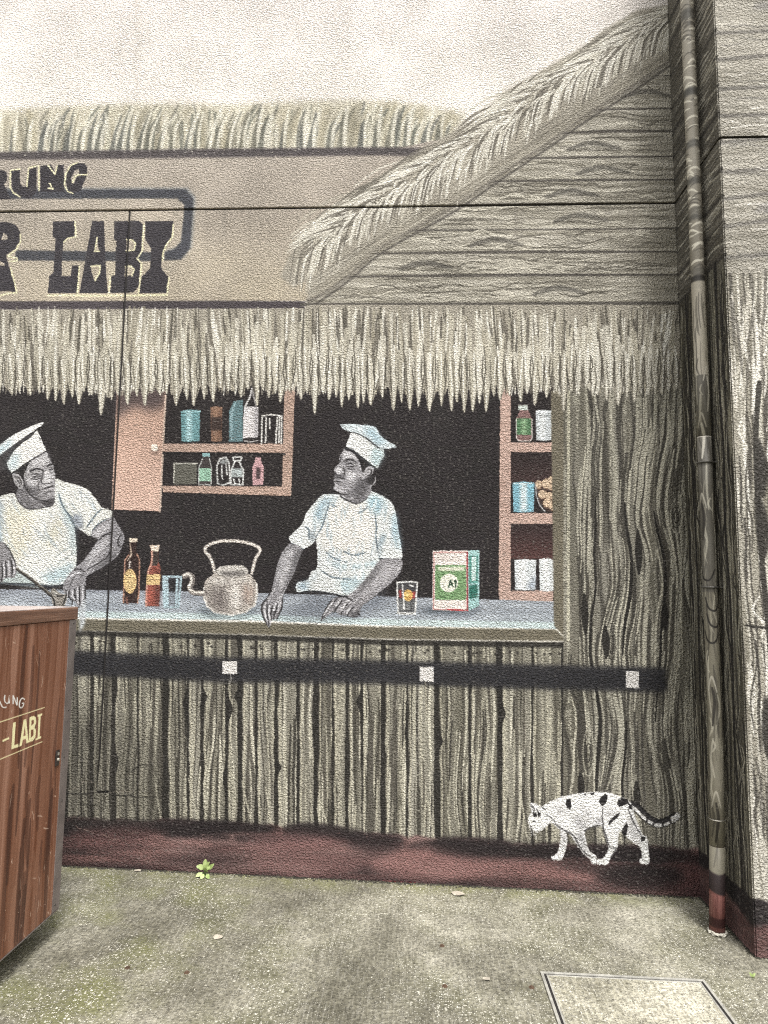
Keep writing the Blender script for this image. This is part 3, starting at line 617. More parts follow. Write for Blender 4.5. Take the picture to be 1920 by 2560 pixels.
M.poly(p1([(440, 1760), (620, 1690), (840, 1600), (800, 1740), (700, 1860), (540, 1870)]), BLU, 0.6, 6, dry=0.35)
M.poly(p1([(-420, 1100), (-60, 880), (10, 960), (30, 1200), (30, 1380), (-60, 1500), (-300, 1500)]), (116, 150, 176), 0.7, 7, dry=0.3)
lines(p1, ([(650, 860), (690, 990), (780, 1120), (830, 1230)], [(1120, 1025), (1040, 1110), (950, 1240)], [(1250, 1115), (1140, 1160), (1050, 1230), (1005, 1325)]), 4.5, (86, 104, 116))
lines(p1, ([(600, 1560), (720, 1480), (830, 1420)], [(620, 1640), (740, 1560), (835, 1500)], [(420, 1790), (560, 1740), (760, 1660)], [(250, 1240), (270, 1330)], [(520, 1300), (560, 1400)], [(60, 1240), (90, 1330)]), 3.5, (150, 164, 164), 0.7, 0.3)
M.poly(p1([(180, 1705), (340, 1815), (480, 1860), (430, 1900), (0, 1850), (-300, 1830), (-300, 1780)]), (190, 206, 204), 0.9, 1, dry=0.2)
M.stroke(p1([(-300, 1850), (0, 1850), (300, 1862), (560, 1880), (680, 1865)]), 6, (60, 66, 74), 0.85, 0.15)
hatch(shirt, 170, [(188, 200, 206), (236, 236, 230), (206, 206, 190), (170, 186, 194)], w=(3, 9), L=(14, 46), ang=1.1, a=0.5, seed=51)
part('shirt', shirt, 4, None, i1)
neck = p1(loop([(205, 790), (270, 780), (330, 860), (480, 920), (592, 895), (590, 985), (520, 1012), (430, 1018), (330, 1030), (260, 1010), (210, 950), (180, 870)], 3))
M.poly(neck, (112, 109, 112), 1, 0); M.poly(p1([(480, 930), (592, 900), (590, 985), (440, 1010)]), (56, 53, 55), 0.85, 3, dry=0.2)
lines(p1, ([(200, 940), (270, 1005), (340, 1028), (460, 1012), (580, 990)],), 4, DKG); hatch(neck, 60, [HI, MID, LOWG], ang=0.6, seed=4, L=(6, 16))
face = p1(loop([(505, 385), (545, 460), (580, 530), (606, 620), (612, 700), (606, 880), (570, 912), (480, 932), (420, 920), (330, 860), (272, 760), (258, 660), (300, 570), (330, 490), (420, 430)], 3))
M.poly(face, (158, 155, 157), 1, 0)
M.poly(p1([(330, 500), (520, 400), (560, 500), (470, 560), (370, 570), (310, 640)]), (188, 186, 187), 0.8, 4, dry=0.2)
M.poly(p1([(270, 760), (420, 780), (460, 870), (600, 870), (560, 915), (420, 920), (320, 850)]), (96, 93, 96), 0.75, 4, dry=0.25)
M.poly(p1([(290, 640), (360, 690), (430, 690), (400, 760), (290, 740)]), (176, 174, 176), 0.8, 4, dry=0.2)
hatch(face, 190, [(222, 220, 222), HI, MID, LOWG, (80, 77, 80)], w=(1.8, 3.6), L=(4, 12), ang=-0.5, a=0.6, seed=7)
M.poly(p1([(345, 500), (430, 450), (510, 420), (540, 480), (460, 540), (360, 560)]), (214, 212, 213), 0.6, 3, dry=0.3)
M.poly(p1([(300, 690), (380, 700), (430, 740), (380, 790), (310, 750)]), (210, 208, 210), 0.6, 3, dry=0.3)
M.poly(p1([(262, 660), (300, 760), (400, 880), (330, 860), (272, 760)]), (70, 67, 69), 0.7, 2, dry=0.2)
M.poly(p1([(560, 620), (606, 640), (606, 720), (575, 700)]), (196, 194, 196), 0.6, 2, dry=0.2)
hair = p1([(128, 632), (330, 488), (305, 560), (264, 650), (258, 740), (232, 665), (180, 640)])
M.poly(hair, (40, 37, 38), 1, 0)
ear = p1(loop([(138, 650), (175, 632), (225, 660), (250, 700), (262, 760), (240, 806), (205, 795), (160, 740)], 3))
M.poly(ear, (164, 161, 163), 1, 0); lines(p1, ([(165, 670), (210, 680), (235, 740), (215, 780)], [(185, 700), (215, 740)]), 3.2, DKG)
lines(p1, ([(335, 612), (390, 582), (455, 590), (480, 600)], [(520, 555), (560, 535), (585, 530)]), 5, (48, 45, 47), 0.95, 0)            # brows
lines(p1, ([(340, 650), (395, 640), (450, 648)], [(350, 664), (400, 672), (446, 655)], [(525, 598), (560, 590), (590, 580)], [(345, 690), (400, 700), (450, 680)]), 2.8, (52, 49, 51), 0.9, 0)   # lids
M.poly(p1(loop([(505, 610), (545, 600), (565, 680), (578, 720), (540, 740), (470, 742), (460, 720), (490, 690)], 3)), (212, 210, 211), 0.9, 1)     # nose
lines(p1, ([(478, 590), (470, 650), (455, 720), (480, 748), (530, 742), (575, 728)],), 3.2, (62, 59, 61), 0.9, 0)
M.poly(p1([(440, 790), (470, 760), (570, 745), (590, 770), (500, 795)]), (186, 184, 186), 0.8, 1)
lines(p1, ([(470, 812), (520, 792), (560, 780), (598, 768)],), 4.6, (46, 43, 45), 0.95, 0); lines(p1, ([(490, 850), (540, 840), (590, 825)], [(440, 715), (420, 770), (440, 830)]), 3, (74, 71, 73), 0.85, 0.05)
M.poly(p1([(480, 818), (580, 790), (585, 812), (510, 838)]), (176, 172, 175), 0.8, 1)
lines(p1, ([(258, 660), (275, 770), (335, 865), (425, 922), (500, 932)],), 3.2, (50, 47, 49))
brim = p1(loop([(-300, 600), (-230, 430), (-20, 335), (130, 220), (330, 120), (450, 72), (488, 75), (450, 115), (300, 215), (140, 330), (0, 435), (-140, 560)], 3))
M.poly(p1([(-60, 480), (140, 330), (300, 215), (410, 150), (380, 200), (250, 300), (150, 380), (80, 510), (60, 600), (-100, 640)]), (64, 61, 62), 1, 1)
M.poly(brim, WH, 1, 0); M.poly(p1([(-250, 470), (-20, 345), (140, 240), (120, 330), (0, 425), (-150, 550)]), BLU, 0.65, 4, dry=0.3)
capb = p1([(410, 158), (440, 208), (512, 380), (420, 430), (330, 490), (130, 632), (95, 580), (75, 525), (160, 380), (250, 298), (340, 240)])
M.poly(capb, (232, 231, 224), 1, 0); M.poly(p1([(75, 525), (160, 390), (230, 420), (200, 570), (130, 630)]), BLU, 0.5, 5, dry=0.3)
lines(p1, ([(130, 636), (330, 496), (515, 386)],), 3.5, (52, 49, 50)); M.stroke(p1([(438, 235), (446, 265)]), 4, DKG)
part('cap', p1([(-180, 430), (130, 215), (330, 115), (490, 70), (420, 150), (515, 385), (330, 492), (130, 635), (75, 525), (0, 440), (-140, 560)]), 4, None, i1)
part('head', face, 4, None, i1)
arm = p1(loop([(1248, 1118), (1300, 1190), (1378, 1330), (1360, 1420), (1310, 1540), (1230, 1610), (1040, 1730), (962, 1775), (952, 1860), (942, 2120), (872, 2120), (840, 2060), (760, 2010), (700, 1920), (720, 1820), (820, 1690), (940, 1580), (1060, 1410), (1085, 1365), (1010, 1322), (1050, 1240), (1140, 1165)], 3))
M.poly(arm, (146, 143, 147), 1, 0)
M.poly(p1([(1030, 1290), (1150, 1200), (1230, 1180), (1200, 1260), (1100, 1350), (1010, 1322)]), HI, 0.7, 3, dry=0.25)
M.poly(p1([(950, 1600), (1080, 1420), (1200, 1330), (1220, 1400), (1100, 1530), (960, 1660)]), HI, 0.7, 4, dry=0.25)
M.poly(p1([(1000, 1700), (1200, 1560), (1320, 1480), (1300, 1550), (1220, 1612), (1040, 1730)]), (92, 90, 93), 0.7, 3, dry=0.25)
hatch(arm, 170, [(220, 219, 221), HI, MID, LOWG, (70, 68, 70)], w=(2, 3.6), L=(8, 24), ang=-0.8, seed=9)
lines(p1, ([(1090, 1370), (1160, 1310), (1230, 1280)], [(960, 1700), (1060, 1640), (1180, 1560), (1210, 1500)], [(820, 1695), (880, 1690), (940, 1720)], [(1340, 1300), (1300, 1390), (1330, 1450)]), 4, (54, 51, 53))
for st in ([(735, 1930), (720, 2000), (690, 2090)], [(770, 1920), (760, 1990), (800, 2040), (790, 2090)], [(825, 1910), (830, 1990), (850, 2060)], [(878, 1880), (880, 1990), (878, 2100)], [(940, 1860), (942, 2000), (930, 2120)]):
    M.stroke(curve(p1(st)), 3.6, (44, 42, 44), 0.95)
for st in ([(745, 1940), (735, 2010), (712, 2085)], [(800, 1930), (800, 1990), (820, 2030)], [(855, 1900), (858, 1990), (862, 2070)], [(912, 1880), (914, 2000), (905, 2100)], [(760, 1800), (820, 1740), (890, 1730)]):
    M.stroke(curve(p1(st)), 5, (220, 219, 222), 0.8, 0.2)
part('arm', arm, 4, None, i1)
hand1 = p1(loop([(-200, 1440), (0, 1390), (60, 1415), (130, 1525), (185, 1650), (172, 1770), (130, 1792), (60, 1790), (20, 1835), (-60, 1830), (-200, 1700)], 3))
M.poly(hand1, (138, 135, 138), 1, 0); hatch(hand1, 50, [HI, MID, LOWG], ang=1.2, seed=12, L=(6, 18))
lines(p1, ([(60, 1600), (70, 1700), (66, 1785)], [(110, 1560), (135, 1660), (130, 1780)], [(20, 1620), (30, 1720), (15, 1820)], [(60, 1415), (120, 1510), (180, 1650)]), 4, (44, 42, 44))
lines(p1, ([(90, 1600), (100, 1690), (98, 1770)], [(140, 1590), (158, 1680), (152, 1760)], [(40, 1620), (48, 1710), (42, 1790)]), 4.5, (220, 219, 222), 0.75, 0.2)
M.stroke(p1([(186, 1690), (330, 1790), (470, 1900), (570, 1980)]), 7, (108, 100, 88), 1, 0.05, False); M.stroke(p1([(186, 1698), (330, 1800), (470, 1912), (560, 1990)]), 4, (46, 42, 40), 0.95, 0, False)
M.poly(p1(loop([(560, 1950), (600, 1905), (660, 1960), (740, 1975), (730, 2050), (700, 2110), (600, 2110)], 3)), (150, 144, 132), 1, 0); lines(p1, ([(560, 1960), (600, 2050), (600, 2110)], [(600, 1960), (650, 1990), (700, 1980)], [(690, 2090), (720, 2020), (735, 1960)]), 4, (40, 38, 38)); M.poly(p1([(590, 1930), (640, 1960), (620, 1990)]), (222, 218, 206), 0.9, 1)
M.poly(p1([(875, 2120), (960, 1990), (940, 2300), (880, 2400)]), (200, 208, 212), 0.85, 2, dry=0.1)
part('stick', p1([(186, 1682), (580, 1970), (570, 1998), (180, 1706)]), 4, None, i1)

# ---- the person behind the middle of the counter, looking to the left
p2 = crop(640, 1040, 0.25317)
i2 = part('painted_person', p2([(835, 80), (1180, 110), (1380, 300), (1270, 335), (1200, 525), (1170, 560), (1140, 740), (1350, 865), (1445, 1330), (1445, 1480), (1330, 1655), (1040, 1885), (1020, 1965), (880, 1970), (640, 2025), (690, 1900), (760, 1790), (420, 1745), (390, 1700), (420, 1630), (520, 1610), (600, 1500), (605, 1350), (570, 1260), (470, 1320), (390, 1520), (265, 1780), (210, 2000), (130, 2085), (55, 1960), (50, 1860), (150, 1720), (215, 1450), (345, 1255), (330, 1195), (480, 970), (640, 785), (830, 775), (765, 700), (770, 540), (885, 310), (950, 165)]), 3, 'painted person in white cap and blue-white shirt leaning on the middle of the counter')
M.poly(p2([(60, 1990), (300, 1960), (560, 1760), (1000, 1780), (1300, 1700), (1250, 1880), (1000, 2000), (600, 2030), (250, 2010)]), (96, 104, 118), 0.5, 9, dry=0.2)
shirt2 = p2(loop([(830, 778), (700, 770), (640, 790), (540, 900), (490, 970), (460, 1060), (370, 1150), (330, 1195), (350, 1250), (470, 1312), (570, 1250), (590, 1210), (605, 1350), (600, 1500), (540, 1540), (510, 1620), (410, 1640), (388, 1700), (420, 1742), (520, 1722), (700, 1742), (890, 1772), (1000, 1700), (1120, 1560), (1215, 1450), (1232, 1402), (1430, 1412), (1442, 1330), (1410, 1150), (1380, 960), (1350, 870), (1270, 800), (1140, 748), (1100, 800), (1000, 862), (900, 832)], 3))
M.poly(shirt2, (217, 222, 219), 1, 0)
M.poly(p2([(730, 860), (900, 840), (1100, 860), (1170, 960), (1185, 1300), (1000, 1400), (700, 1330), (600, 1200), (640, 1050)]), (232, 226, 214), 0.7, 8)
M.poly(p2([(640, 830), (780, 790), (770, 830), (690, 900), (650, 1080), (590, 1120), (570, 960)]), (128, 166, 184), 0.8, 6, dry=0.3)
M.poly(p2([(1110, 790), (1190, 790), (1280, 850), (1260, 930), (1190, 980), (1110, 900)]), (140, 188, 206), 0.85, 6, dry=0.25)
M.poly(p2([(1350, 940), (1385, 980), (1410, 1150), (1440, 1330), (1390, 1300), (1340, 1130)]), (138, 186, 210), 0.75, 5, dry=0.3)
M.poly(p2([(1200, 1260), (1250, 1160), (1290, 1170), (1230, 1300), (1225, 1400), (1195, 1380)]), (120, 150, 168), 0.8, 4, dry=0.25)
M.poly(p2([(520, 1180), (560, 1110), (590, 1200), (560, 1250)]), (110, 128, 142), 0.75, 4, dry=0.2)
M.poly(p2([(700, 1430), (850, 1470), (1050, 1470), (1200, 1420), (1190, 1470), (1000, 1510), (800, 1500)]), (142, 184, 200), 0.7, 4, dry=0.35)
M.poly(p2([(640, 1500), (600, 1560), (560, 1620), (420, 1650), (395, 1705), (520, 1720), (520, 1640)]), (124, 158, 182), 0.75, 5, dry=0.3)
M.poly(p2([(800, 1610), (1000, 1600), (1100, 1560), (1000, 1690), (900, 1760), (820, 1700)]), (156, 192, 204), 0.65, 5, dry=0.3)
lines(p2, ([(860, 1330), (940, 1368), (1040, 1358), (1090, 1340)], [(1170, 960), (1185, 1080), (1185, 1230), (1215, 1400)], [(1000, 960), (1060, 930), (1100, 890)], [(720, 860), (690, 960), (650, 1090), (580, 1200)], [(480, 1090), (520, 1120), (520, 1220)], [(690, 1340), (760, 1400), (900, 1440)], [(640, 1520), (760, 1590), (960, 1610)], [(740, 870), (800, 900)], [(355, 1255), (470, 1315)], [(1235, 1405), (1430, 1412)]), 4, (92, 112, 126), 0.85, 0.2)
lines(p2, ([(410, 1745), (560, 1728), (720, 1748), (890, 1778), (1000, 1712), (1120, 1570)],), 5, (48, 50, 56), 0.9)
hatch(shirt2, 190, [(188, 206, 214), (238, 238, 232), (208, 210, 206), (168, 190, 202)], w=(3, 9), L=(14, 46), ang=1.7, a=0.5, seed=52)
part('shirt', shirt2, 4, None, i2)
face2 = p2(loop([(880, 318), (960, 352), (1025, 420), (1048, 500), (1075, 545), (1060, 620), (1120, 650), (1140, 730), (1100, 810), (1000, 862), (900, 832), (828, 790), (835, 770), (770, 735), (764, 700), (780, 680), (764, 640), (780, 600), (772, 585), (800, 572), (768, 540), (790, 500), (825, 460), (820, 410), (850, 360)], 3))
M.poly(face2, (148, 145, 149), 1, 0)
M.poly(p2([(860, 350), (960, 370), (1010, 440), (900, 420), (850, 440)]), HI, 0.8, 3, dry=0.2)
M.poly(p2([(775, 540), (830, 480), (855, 500), (860, 570), (800, 575)]), (220, 218, 220), 0.85, 2)
M.poly(p2([(880, 560), (980, 540), (1020, 600), (960, 640), (890, 620)]), HI, 0.7, 4, dry=0.25)
M.poly(p2([(790, 690), (900, 690), (960, 740), (880, 770), (790, 735)]), (186, 183, 187), 0.7, 4, dry=0.25)
M.poly(p2([(850, 780), (1060, 640), (1130, 700), (1090, 800), (1000, 855), (900, 830)]), (112, 109, 113), 0.8, 5, dry=0.2)
hatch(face2, 220, [(222, 220, 222), HI, MID, LOWG, (80, 77, 80)], w=(1.8, 3.6), L=(4, 12), ang=0.5, a=0.6, seed=17)
M.poly(p2([(865, 345), (940, 360), (1000, 430), (930, 410), (860, 420)]), (218, 216, 218), 0.65, 2, dry=0.25)
M.poly(p2([(900, 555), (975, 545), (1000, 590), (950, 620)]), (214, 212, 214), 0.6, 2, dry=0.25)
M.poly(p2([(1000, 620), (1060, 600), (1110, 660), (1090, 780), (1010, 830), (960, 760)]), (74, 71, 74), 0.6, 4, dry=0.25)
M.poly(p2([(885, 303), (950, 330), (1030, 390), (1130, 470), (1170, 505), (1110, 495), (1072, 540), (1050, 560), (1036, 490), (1010, 425), (955, 362), (882, 334)]), (38, 36, 37), 1, 0)
ear2 = p2(loop([(1068, 545), (1105, 496), (1162, 508), (1155, 560), (1112, 605), (1058, 622), (1050, 585)], 3))
M.poly(ear2, (170, 167, 170), 1, 0); lines(p2, ([(1095, 530), (1135, 525), (1130, 570), (1090, 590)],), 3, DKG)
M.stroke(curve(p2([(1175, 600), (1170, 650), (1120, 700)])), 4, (180, 177, 180), 0.9); M.poly(p2([(1070, 630), (1150, 560), (1165, 640), (1120, 690)]), (54, 51, 53), 0.9, 2)
lines(p2, ([(870, 440), (930, 425), (985, 455)],), 5, (50, 47, 49), 0.95, 0); lines(p2, ([(880, 475), (930, 465), (970, 490)], [(890, 498), (930, 496), (965, 500)], [(825, 455), (835, 420), (828, 400)], [(860, 500), (872, 560), (860, 600)], [(900, 520), (950, 525)]), 3, (54, 51, 53), 0.9, 0)
lines(p2, ([(772, 548), (800, 580), (860, 580)], [(765, 640), (810, 645), (850, 650)], [(780, 605), (830, 605), (880, 620)], [(770, 735), (840, 765), (910, 775)]), 3.6, (56, 53, 55), 0.9, 0); M.poly(p2([(768, 590), (850, 590), (880, 620), (780, 628)]), (84, 81, 84), 0.7, 2)
lines(p2, ([(835, 775), (840, 800), (910, 835), (1000, 862), (1090, 815)],), 4, (52, 50, 52))
part('head', face2, 4, None, i2)
brim2 = p2([(826, 82), (920, 76), (1000, 80), (1100, 86), (1185, 112), (1235, 200), (1300, 248), (1372, 284), (1392, 306), (1300, 328), (1215, 314), (1150, 264), (1070, 204), (980, 162), (900, 152), (850, 118)])
cap2 = p2([(940, 165), (985, 165), (1070, 205), (1150, 265), (1260, 330), (1267, 390), (1232, 440), (1200, 522), (1130, 470), (1030, 390), (950, 330), (885, 303), (905, 240)])
M.poly(cap2, (224, 226, 222), 1, 0); M.poly(p2([(1150, 300), (1260, 335), (1260, 400), (1200, 515), (1130, 465)]), (164, 200, 206), 0.75, 5, dry=0.25)
M.poly(brim2, (206, 220, 224), 1, 0); M.poly(p2([(1060, 110), (1170, 120), (1230, 215), (1300, 260), (1200, 290), (1100, 190)]), (150, 190, 208), 0.7, 5, dry=0.3)
lines(p2, ([(960, 158), (1070, 205), (1150, 268), (1220, 318)], [(885, 310), (950, 338), (1030, 398), (1130, 478), (1198, 524)]), 4.5, (60, 62, 64))
part('cap', p2([(835, 82), (1180, 112), (1380, 300), (1270, 335), (1200, 522), (1030, 392), (885, 305), (945, 165)]), 4, None, i2)
armL = p2(loop([(348, 1255), (462, 1316), (420, 1400), (390, 1520), (300, 1700), (265, 1780), (260, 1880), (215, 1990), (160, 2010), (138, 2085), (112, 2070), (60, 1960), (48, 1860), (100, 1800), (150, 1720), (190, 1560), (215, 1450), (270, 1330)], 3))
armR = p2(loop([(1228, 1420), (1330, 1405), (1432, 1412), (1446, 1480), (1420, 1550), (1330, 1650), (1150, 1800), (1042, 1880), (1020, 1962), (950, 1985), (880, 1965), (830, 1960), (770, 1930), (690, 1985), (640, 2022), (660, 1950), (740, 1820), (800, 1790), (900, 1772), (1000, 1700), (1120, 1560)], 3))
for a_, sd_, an in ((armL, 21, 1.9), (armR, 23, 2.4)):
    M.poly(a_, (142, 139, 143), 1, 0); hatch(a_, 230, [(220, 219, 221), HI, MID, LOWG, (72, 70, 72)], w=(2, 3.6), L=(8, 24), ang=an, seed=sd_)
    part('arm', a_, 4, None, i2)
M.poly(p2([(290, 1330), (370, 1310), (340, 1500), (270, 1680), (210, 1720), (230, 1520)]), HI, 0.6, 4, dry=0.3)
M.poly(p2([(400, 1320), (455, 1325), (400, 1500), (310, 1690), (330, 1560)]), (84, 82, 84), 0.6, 4, dry=0.2)
M.poly(p2([(1250, 1450), (1400, 1440), (1390, 1530), (1200, 1700), (1040, 1820), (1000, 1800), (1150, 1620)]), (182, 179, 182), 0.6, 6, dry=0.3)
M.poly(p2([(1000, 1705), (1130, 1560), (1220, 1450), (1240, 1480), (1130, 1640), (1010, 1750)]), (80, 78, 80), 0.65, 4, dry=0.2)
lines(p2, ([(100, 1800), (60, 1860), (60, 1950), (110, 2070)], [(110, 1880), (108, 1960), (130, 2080)], [(160, 1870), (145, 1950), (150, 2010)], [(215, 1850), (190, 1920), (170, 2000)], [(262, 1780), (255, 1880), (205, 2000)], [(150, 1720), (110, 1790)]), 4, (46, 44, 46))
lines(p2, ([(85, 1860), (84, 1940), (112, 2030)], [(132, 1860), (126, 1940), (140, 2020)], [(190, 1850), (170, 1920)], [(240, 1840), (220, 1890)]), 5, (222, 221, 224), 0.8, 0.15)
lines(p2, ([(800, 1800), (740, 1870), (660, 1990)], [(850, 1820), (800, 1880), (770, 1940)], [(900, 1850), (850, 1910), (840, 1965)], [(960, 1880), (920, 1930), (900, 1975)], [(1000, 1940), (1020, 1960)], [(740, 1820), (690, 1900), (640, 2020)], [(780, 1790), (880, 1780), (960, 1830)]), 4, (46, 44, 46))
lines(p2, ([(760, 1830), (710, 1900), (668, 1965)], [(825, 1820), (785, 1880)], [(880, 1850), (840, 1920)], [(930, 1885), (895, 1945)], [(985, 1900), (960, 1940)]), 5.5, (218, 217, 220), 0.8, 0.15)
M.poly(p2([(930, 1940), (1020, 1900), (1015, 1990), (930, 1990)]), (58, 56, 58), 0.7, 3)

# ---- kettle, bottles and glasses on the counter
kt = crop(280, 1320, 0.25316)
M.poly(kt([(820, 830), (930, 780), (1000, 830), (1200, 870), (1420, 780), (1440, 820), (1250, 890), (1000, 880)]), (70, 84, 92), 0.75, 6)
kb = kt(loop([(1030, 440), (990, 468), (930, 510), (908, 590), (905, 680), (930, 760), (1000, 822), (1120, 852), (1230, 852), (1330, 822), (1410, 750), (1432, 650), (1430, 560), (1400, 500), (1335, 450)], 3))
ki = part('painted_kettle', kb, 3, 'painted dented metal kettle standing on the counter')
M.poly(kb, (176, 166, 154), 1, 0)
M.poly(kt([(990, 560), (1120, 560), (1160, 700), (1140, 820), (1010, 800), (960, 700)]), (112, 102, 98), 0.85, 9, dry=0.2)
M.poly(kt([(1160, 560), (1260, 560), (1300, 640), (1280, 780), (1180, 810), (1160, 700)]), (222, 216, 206), 0.9, 6, dry=0.15)
M.poly(kt([(1290, 540), (1390, 560), (1400, 700), (1320, 780), (1290, 680)]), (178, 148, 130), 0.7, 6, dry=0.3)
M.poly(kt([(960, 500), (1100, 490), (1330, 480), (1390, 530), (1200, 545), (980, 550)]), (210, 204, 194), 0.8, 4, dry=0.25)
hatch(kb, 150, [(220, 214, 204), (120, 110, 106), (150, 138, 130), (200, 190, 176)], w=(2, 4), L=(6, 18), ang=1.4, seed=31, a=0.5)
lid = kt(loop([(1040, 400), (1090, 376), (1200, 366), (1300, 372), (1336, 405), (1342, 450), (1260, 482), (1120, 482), (1030, 442)], 3))
M.poly(lid, (196, 190, 180), 1, 0); M.poly(kt([(1060, 430), (1320, 425), (1320, 460), (1250, 475), (1100, 475)]), (88, 82, 80), 0.8, 3)
M.stroke(kt([(905, 590), (905, 690), (935, 765), (1010, 828), (1170, 855), (1320, 826), (1410, 755), (1430, 650), (1425, 545)]), 4.5, (226, 221, 212), 0.95, 0.1, False)
hd = kt([(1010, 430), (990, 340), (960, 275), (920, 230), (935, 178), (1050, 132), (1200, 124), (1350, 148), (1445, 188), (1460, 230), (1420, 290), (1400, 360), (1378, 440)])
M.stroke(curve(hd), 10, (120, 112, 106), 0.9, 0, False); M.stroke(curve(hd), 6.5, (218, 208, 196), 1, 0.1, False)
sp = kt([(912, 642), (860, 640), (800, 632), (768, 590), (790, 530), (785, 478), (750, 458), (716, 470)])
M.stroke(curve(sp), 14, (128, 118, 110), 1, 0, False); M.stroke(curve([(x - 2, y - 2) for x, y in sp]), 6, (224, 216, 204), 0.95, 0.15, False)
def ribbon(pts, w):
    L_, R_ = [], []
    for i, (x, y) in enumerate(pts):
        a, b_ = pts[max(i - 1, 0)], pts[min(i + 1, len(pts) - 1)]; dx, dy = b_[0] - a[0], b_[1] - a[1]; n = math.hypot(dx, dy) or 1
        L_.append((x - dy / n * w, y + dx / n * w)); R_.append((x + dy / n * w, y - dx / n * w))
    return L_ + R_[::-1]
part('handle', ribbon(curve(hd, 3), 5), 4, None, ki); part('spout', ribbon(curve(sp, 3), 7), 4, None, ki); part('lid', lid, 4, None, ki)
b1 = kt([(168, 100), (252, 104), (244, 145), (240, 250), (270, 300), (266, 640), (252, 742), (110, 742), (110, 640), (124, 310), (165, 262), (176, 145)])
M.poly(b1, (58, 38, 34), 1, 0); M.stroke(kt([(165, 262), (126, 312), (112, 640), (112, 735)]), 4, (196, 140, 112), 0.9, 0.2, False); M.stroke(kt([(244, 255), (270, 302), (264, 640), (252, 735)]), 4, (200, 142, 112), 0.9, 0.25, False)
M.stroke(kt([(178, 150), (190, 260), (150, 320)]), 5, (220, 196, 170), 0.8, 0.2); M.poly(kt([(165, 98), (254, 102), (250, 142), (172, 140)]), (226, 208, 182), 1); M.stroke(kt([(175, 330), (168, 390)]), 7, (226, 214, 204), 0.9, 0.2)
lb = kt([(178 + 66 * math.cos(t), 525 + 122 * math.sin(t)) for t in np.linspace(0, 2 * math.pi, 22)[:-1]]); M.poly(lb, (228, 184, 110), 1, 0); M.poly(kt([(150, 440), (210, 430), (215, 600), (150, 620)]), (240, 206, 134), 0.7, 4, dry=0.2); M.stroke(kt([(140, 690), (150, 740)]), 12, (150, 96, 80), 0.8, 0.3)
bi1 = part('painted_bottle', b1, 3, 'taller painted brown bottle with oval yellow label on the counter'); part('bottle_label', lb, 4, None, bi1)
b2 = kt([(375, 170), (470, 174), (458, 225), (460, 330), (482, 400), (476, 560), (466, 772), (330, 772), (336, 600), (350, 420), (380, 350), (388, 230)])
M.poly(b2, (158, 74, 58), 1, 0); M.poly(kt([(430, 420), (476, 420), (470, 760), (430, 770)]), (84, 40, 36), 0.8, 4); M.poly(kt([(392, 225), (456, 225), (458, 340), (440, 372), (385, 372)]), (66, 52, 46), 1); M.stroke(kt([(395, 200), (392, 340), (356, 420), (340, 600), (336, 765)]), 5, (226, 164, 138), 0.85, 0.25, False); M.poly(kt([(375, 168), (472, 172), (466, 200), (455, 232), (392, 228)]), (228, 208, 182), 1)
lb2 = kt([(344, 458), (480, 456), (478, 560), (340, 562)]); M.poly(lb2, (228, 186, 114), 1); M.poly(kt([(345, 600), (400, 590), (390, 740), (340, 750)]), (206, 92, 70), 0.7, 4, dry=0.2); M.stroke(kt([(352, 500), (470, 512)]), 3, (140, 96, 60), 0.7)
bi2 = part('painted_bottle', b2, 3, 'shorter painted red bottle with yellow band on the counter'); part('bottle_label', lb2, 4, None, bi2)
gl = kt([(500, 476), (682, 476), (656, 780), (514, 780)])
M.poly(gl, (112, 124, 134), 0.7, 0); M.poly(kt([(560, 500), (630, 500), (628, 630), (565, 630)]), (40, 38, 42), 1, 1)
for st in ([(500, 476), (514, 780), (656, 780), (682, 476), (500, 476)], [(545, 490), (548, 760)], [(640, 490), (632, 760)], [(520, 500), (530, 760)]):
    M.stroke(kt(st), 5, (166, 196, 206), 0.95, 0.15, False)
part('painted_glass', gl, 3, 'painted empty blue-edged glass beside the bottles')

bx = crop(960, 1340, 0.16878)
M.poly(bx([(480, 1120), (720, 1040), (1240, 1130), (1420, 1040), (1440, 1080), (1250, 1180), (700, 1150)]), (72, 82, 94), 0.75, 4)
fr_ = bx([(720, 215), (1238, 213), (1244, 1115), (715, 1097)])
sd2 = bx([(1240, 213), (1412, 207), (1412, 1030), (1246, 1110)])
xi = part('painted_packet', fr_[:1] + [sd2[1], sd2[2], fr_[2], fr_[3]], 3, 'painted white and green packet marked A1 on the counter')
M.poly(sd2, (150, 202, 198), 1); M.poly(fr_, (230, 218, 208), 1)
M.poly(bx([(1258, 290), (1385, 285), (1385, 690), (1260, 700)]), (72, 148, 134), 1); M.poly(bx([(1295, 310), (1365, 305), (1365, 660), (1298, 670)]), (196, 222, 216), 0.95); M.poly(bx([(1258, 735), (1385, 715), (1385, 905), (1262, 935)]), (40, 118, 100), 1)
for k in range(6): M.stroke(bx([(1308, 340 + 52 * k), (1350, 330 + 52 * k)]), 2.5, (90, 150, 140), 0.7)
for st in ([(735, 235), (730, 1080), (1225, 1092)], [(740, 235), (1225, 235)]): M.stroke(bx(st), 2.6, (186, 96, 92), 0.85, 0.15, False)
M.stroke(bx([(1228, 240), (1232, 1095)]), 4.5, (168, 52, 58), 0.9, 0.1, False); M.stroke(bx([(930, 1080), (1080, 1092), (1230, 1096)]), 5, (196, 56, 60), 0.9, 0.1)
gp = bx([(758, 430), (1212, 428), (1216, 945), (758, 942)]); M.poly(gp, (98, 146, 86), 1); M.poly(gp, (126, 170, 108), 0.7, 0, dry=0.55)
M.poly(bx([(800, 460), (1190, 455), (1190, 512), (800, 515)]), (222, 220, 196), 0.95, 1); c = bx([(962, 695)])[0]; M.ell(c[0], c[1], 23, 23, (226, 226, 206))
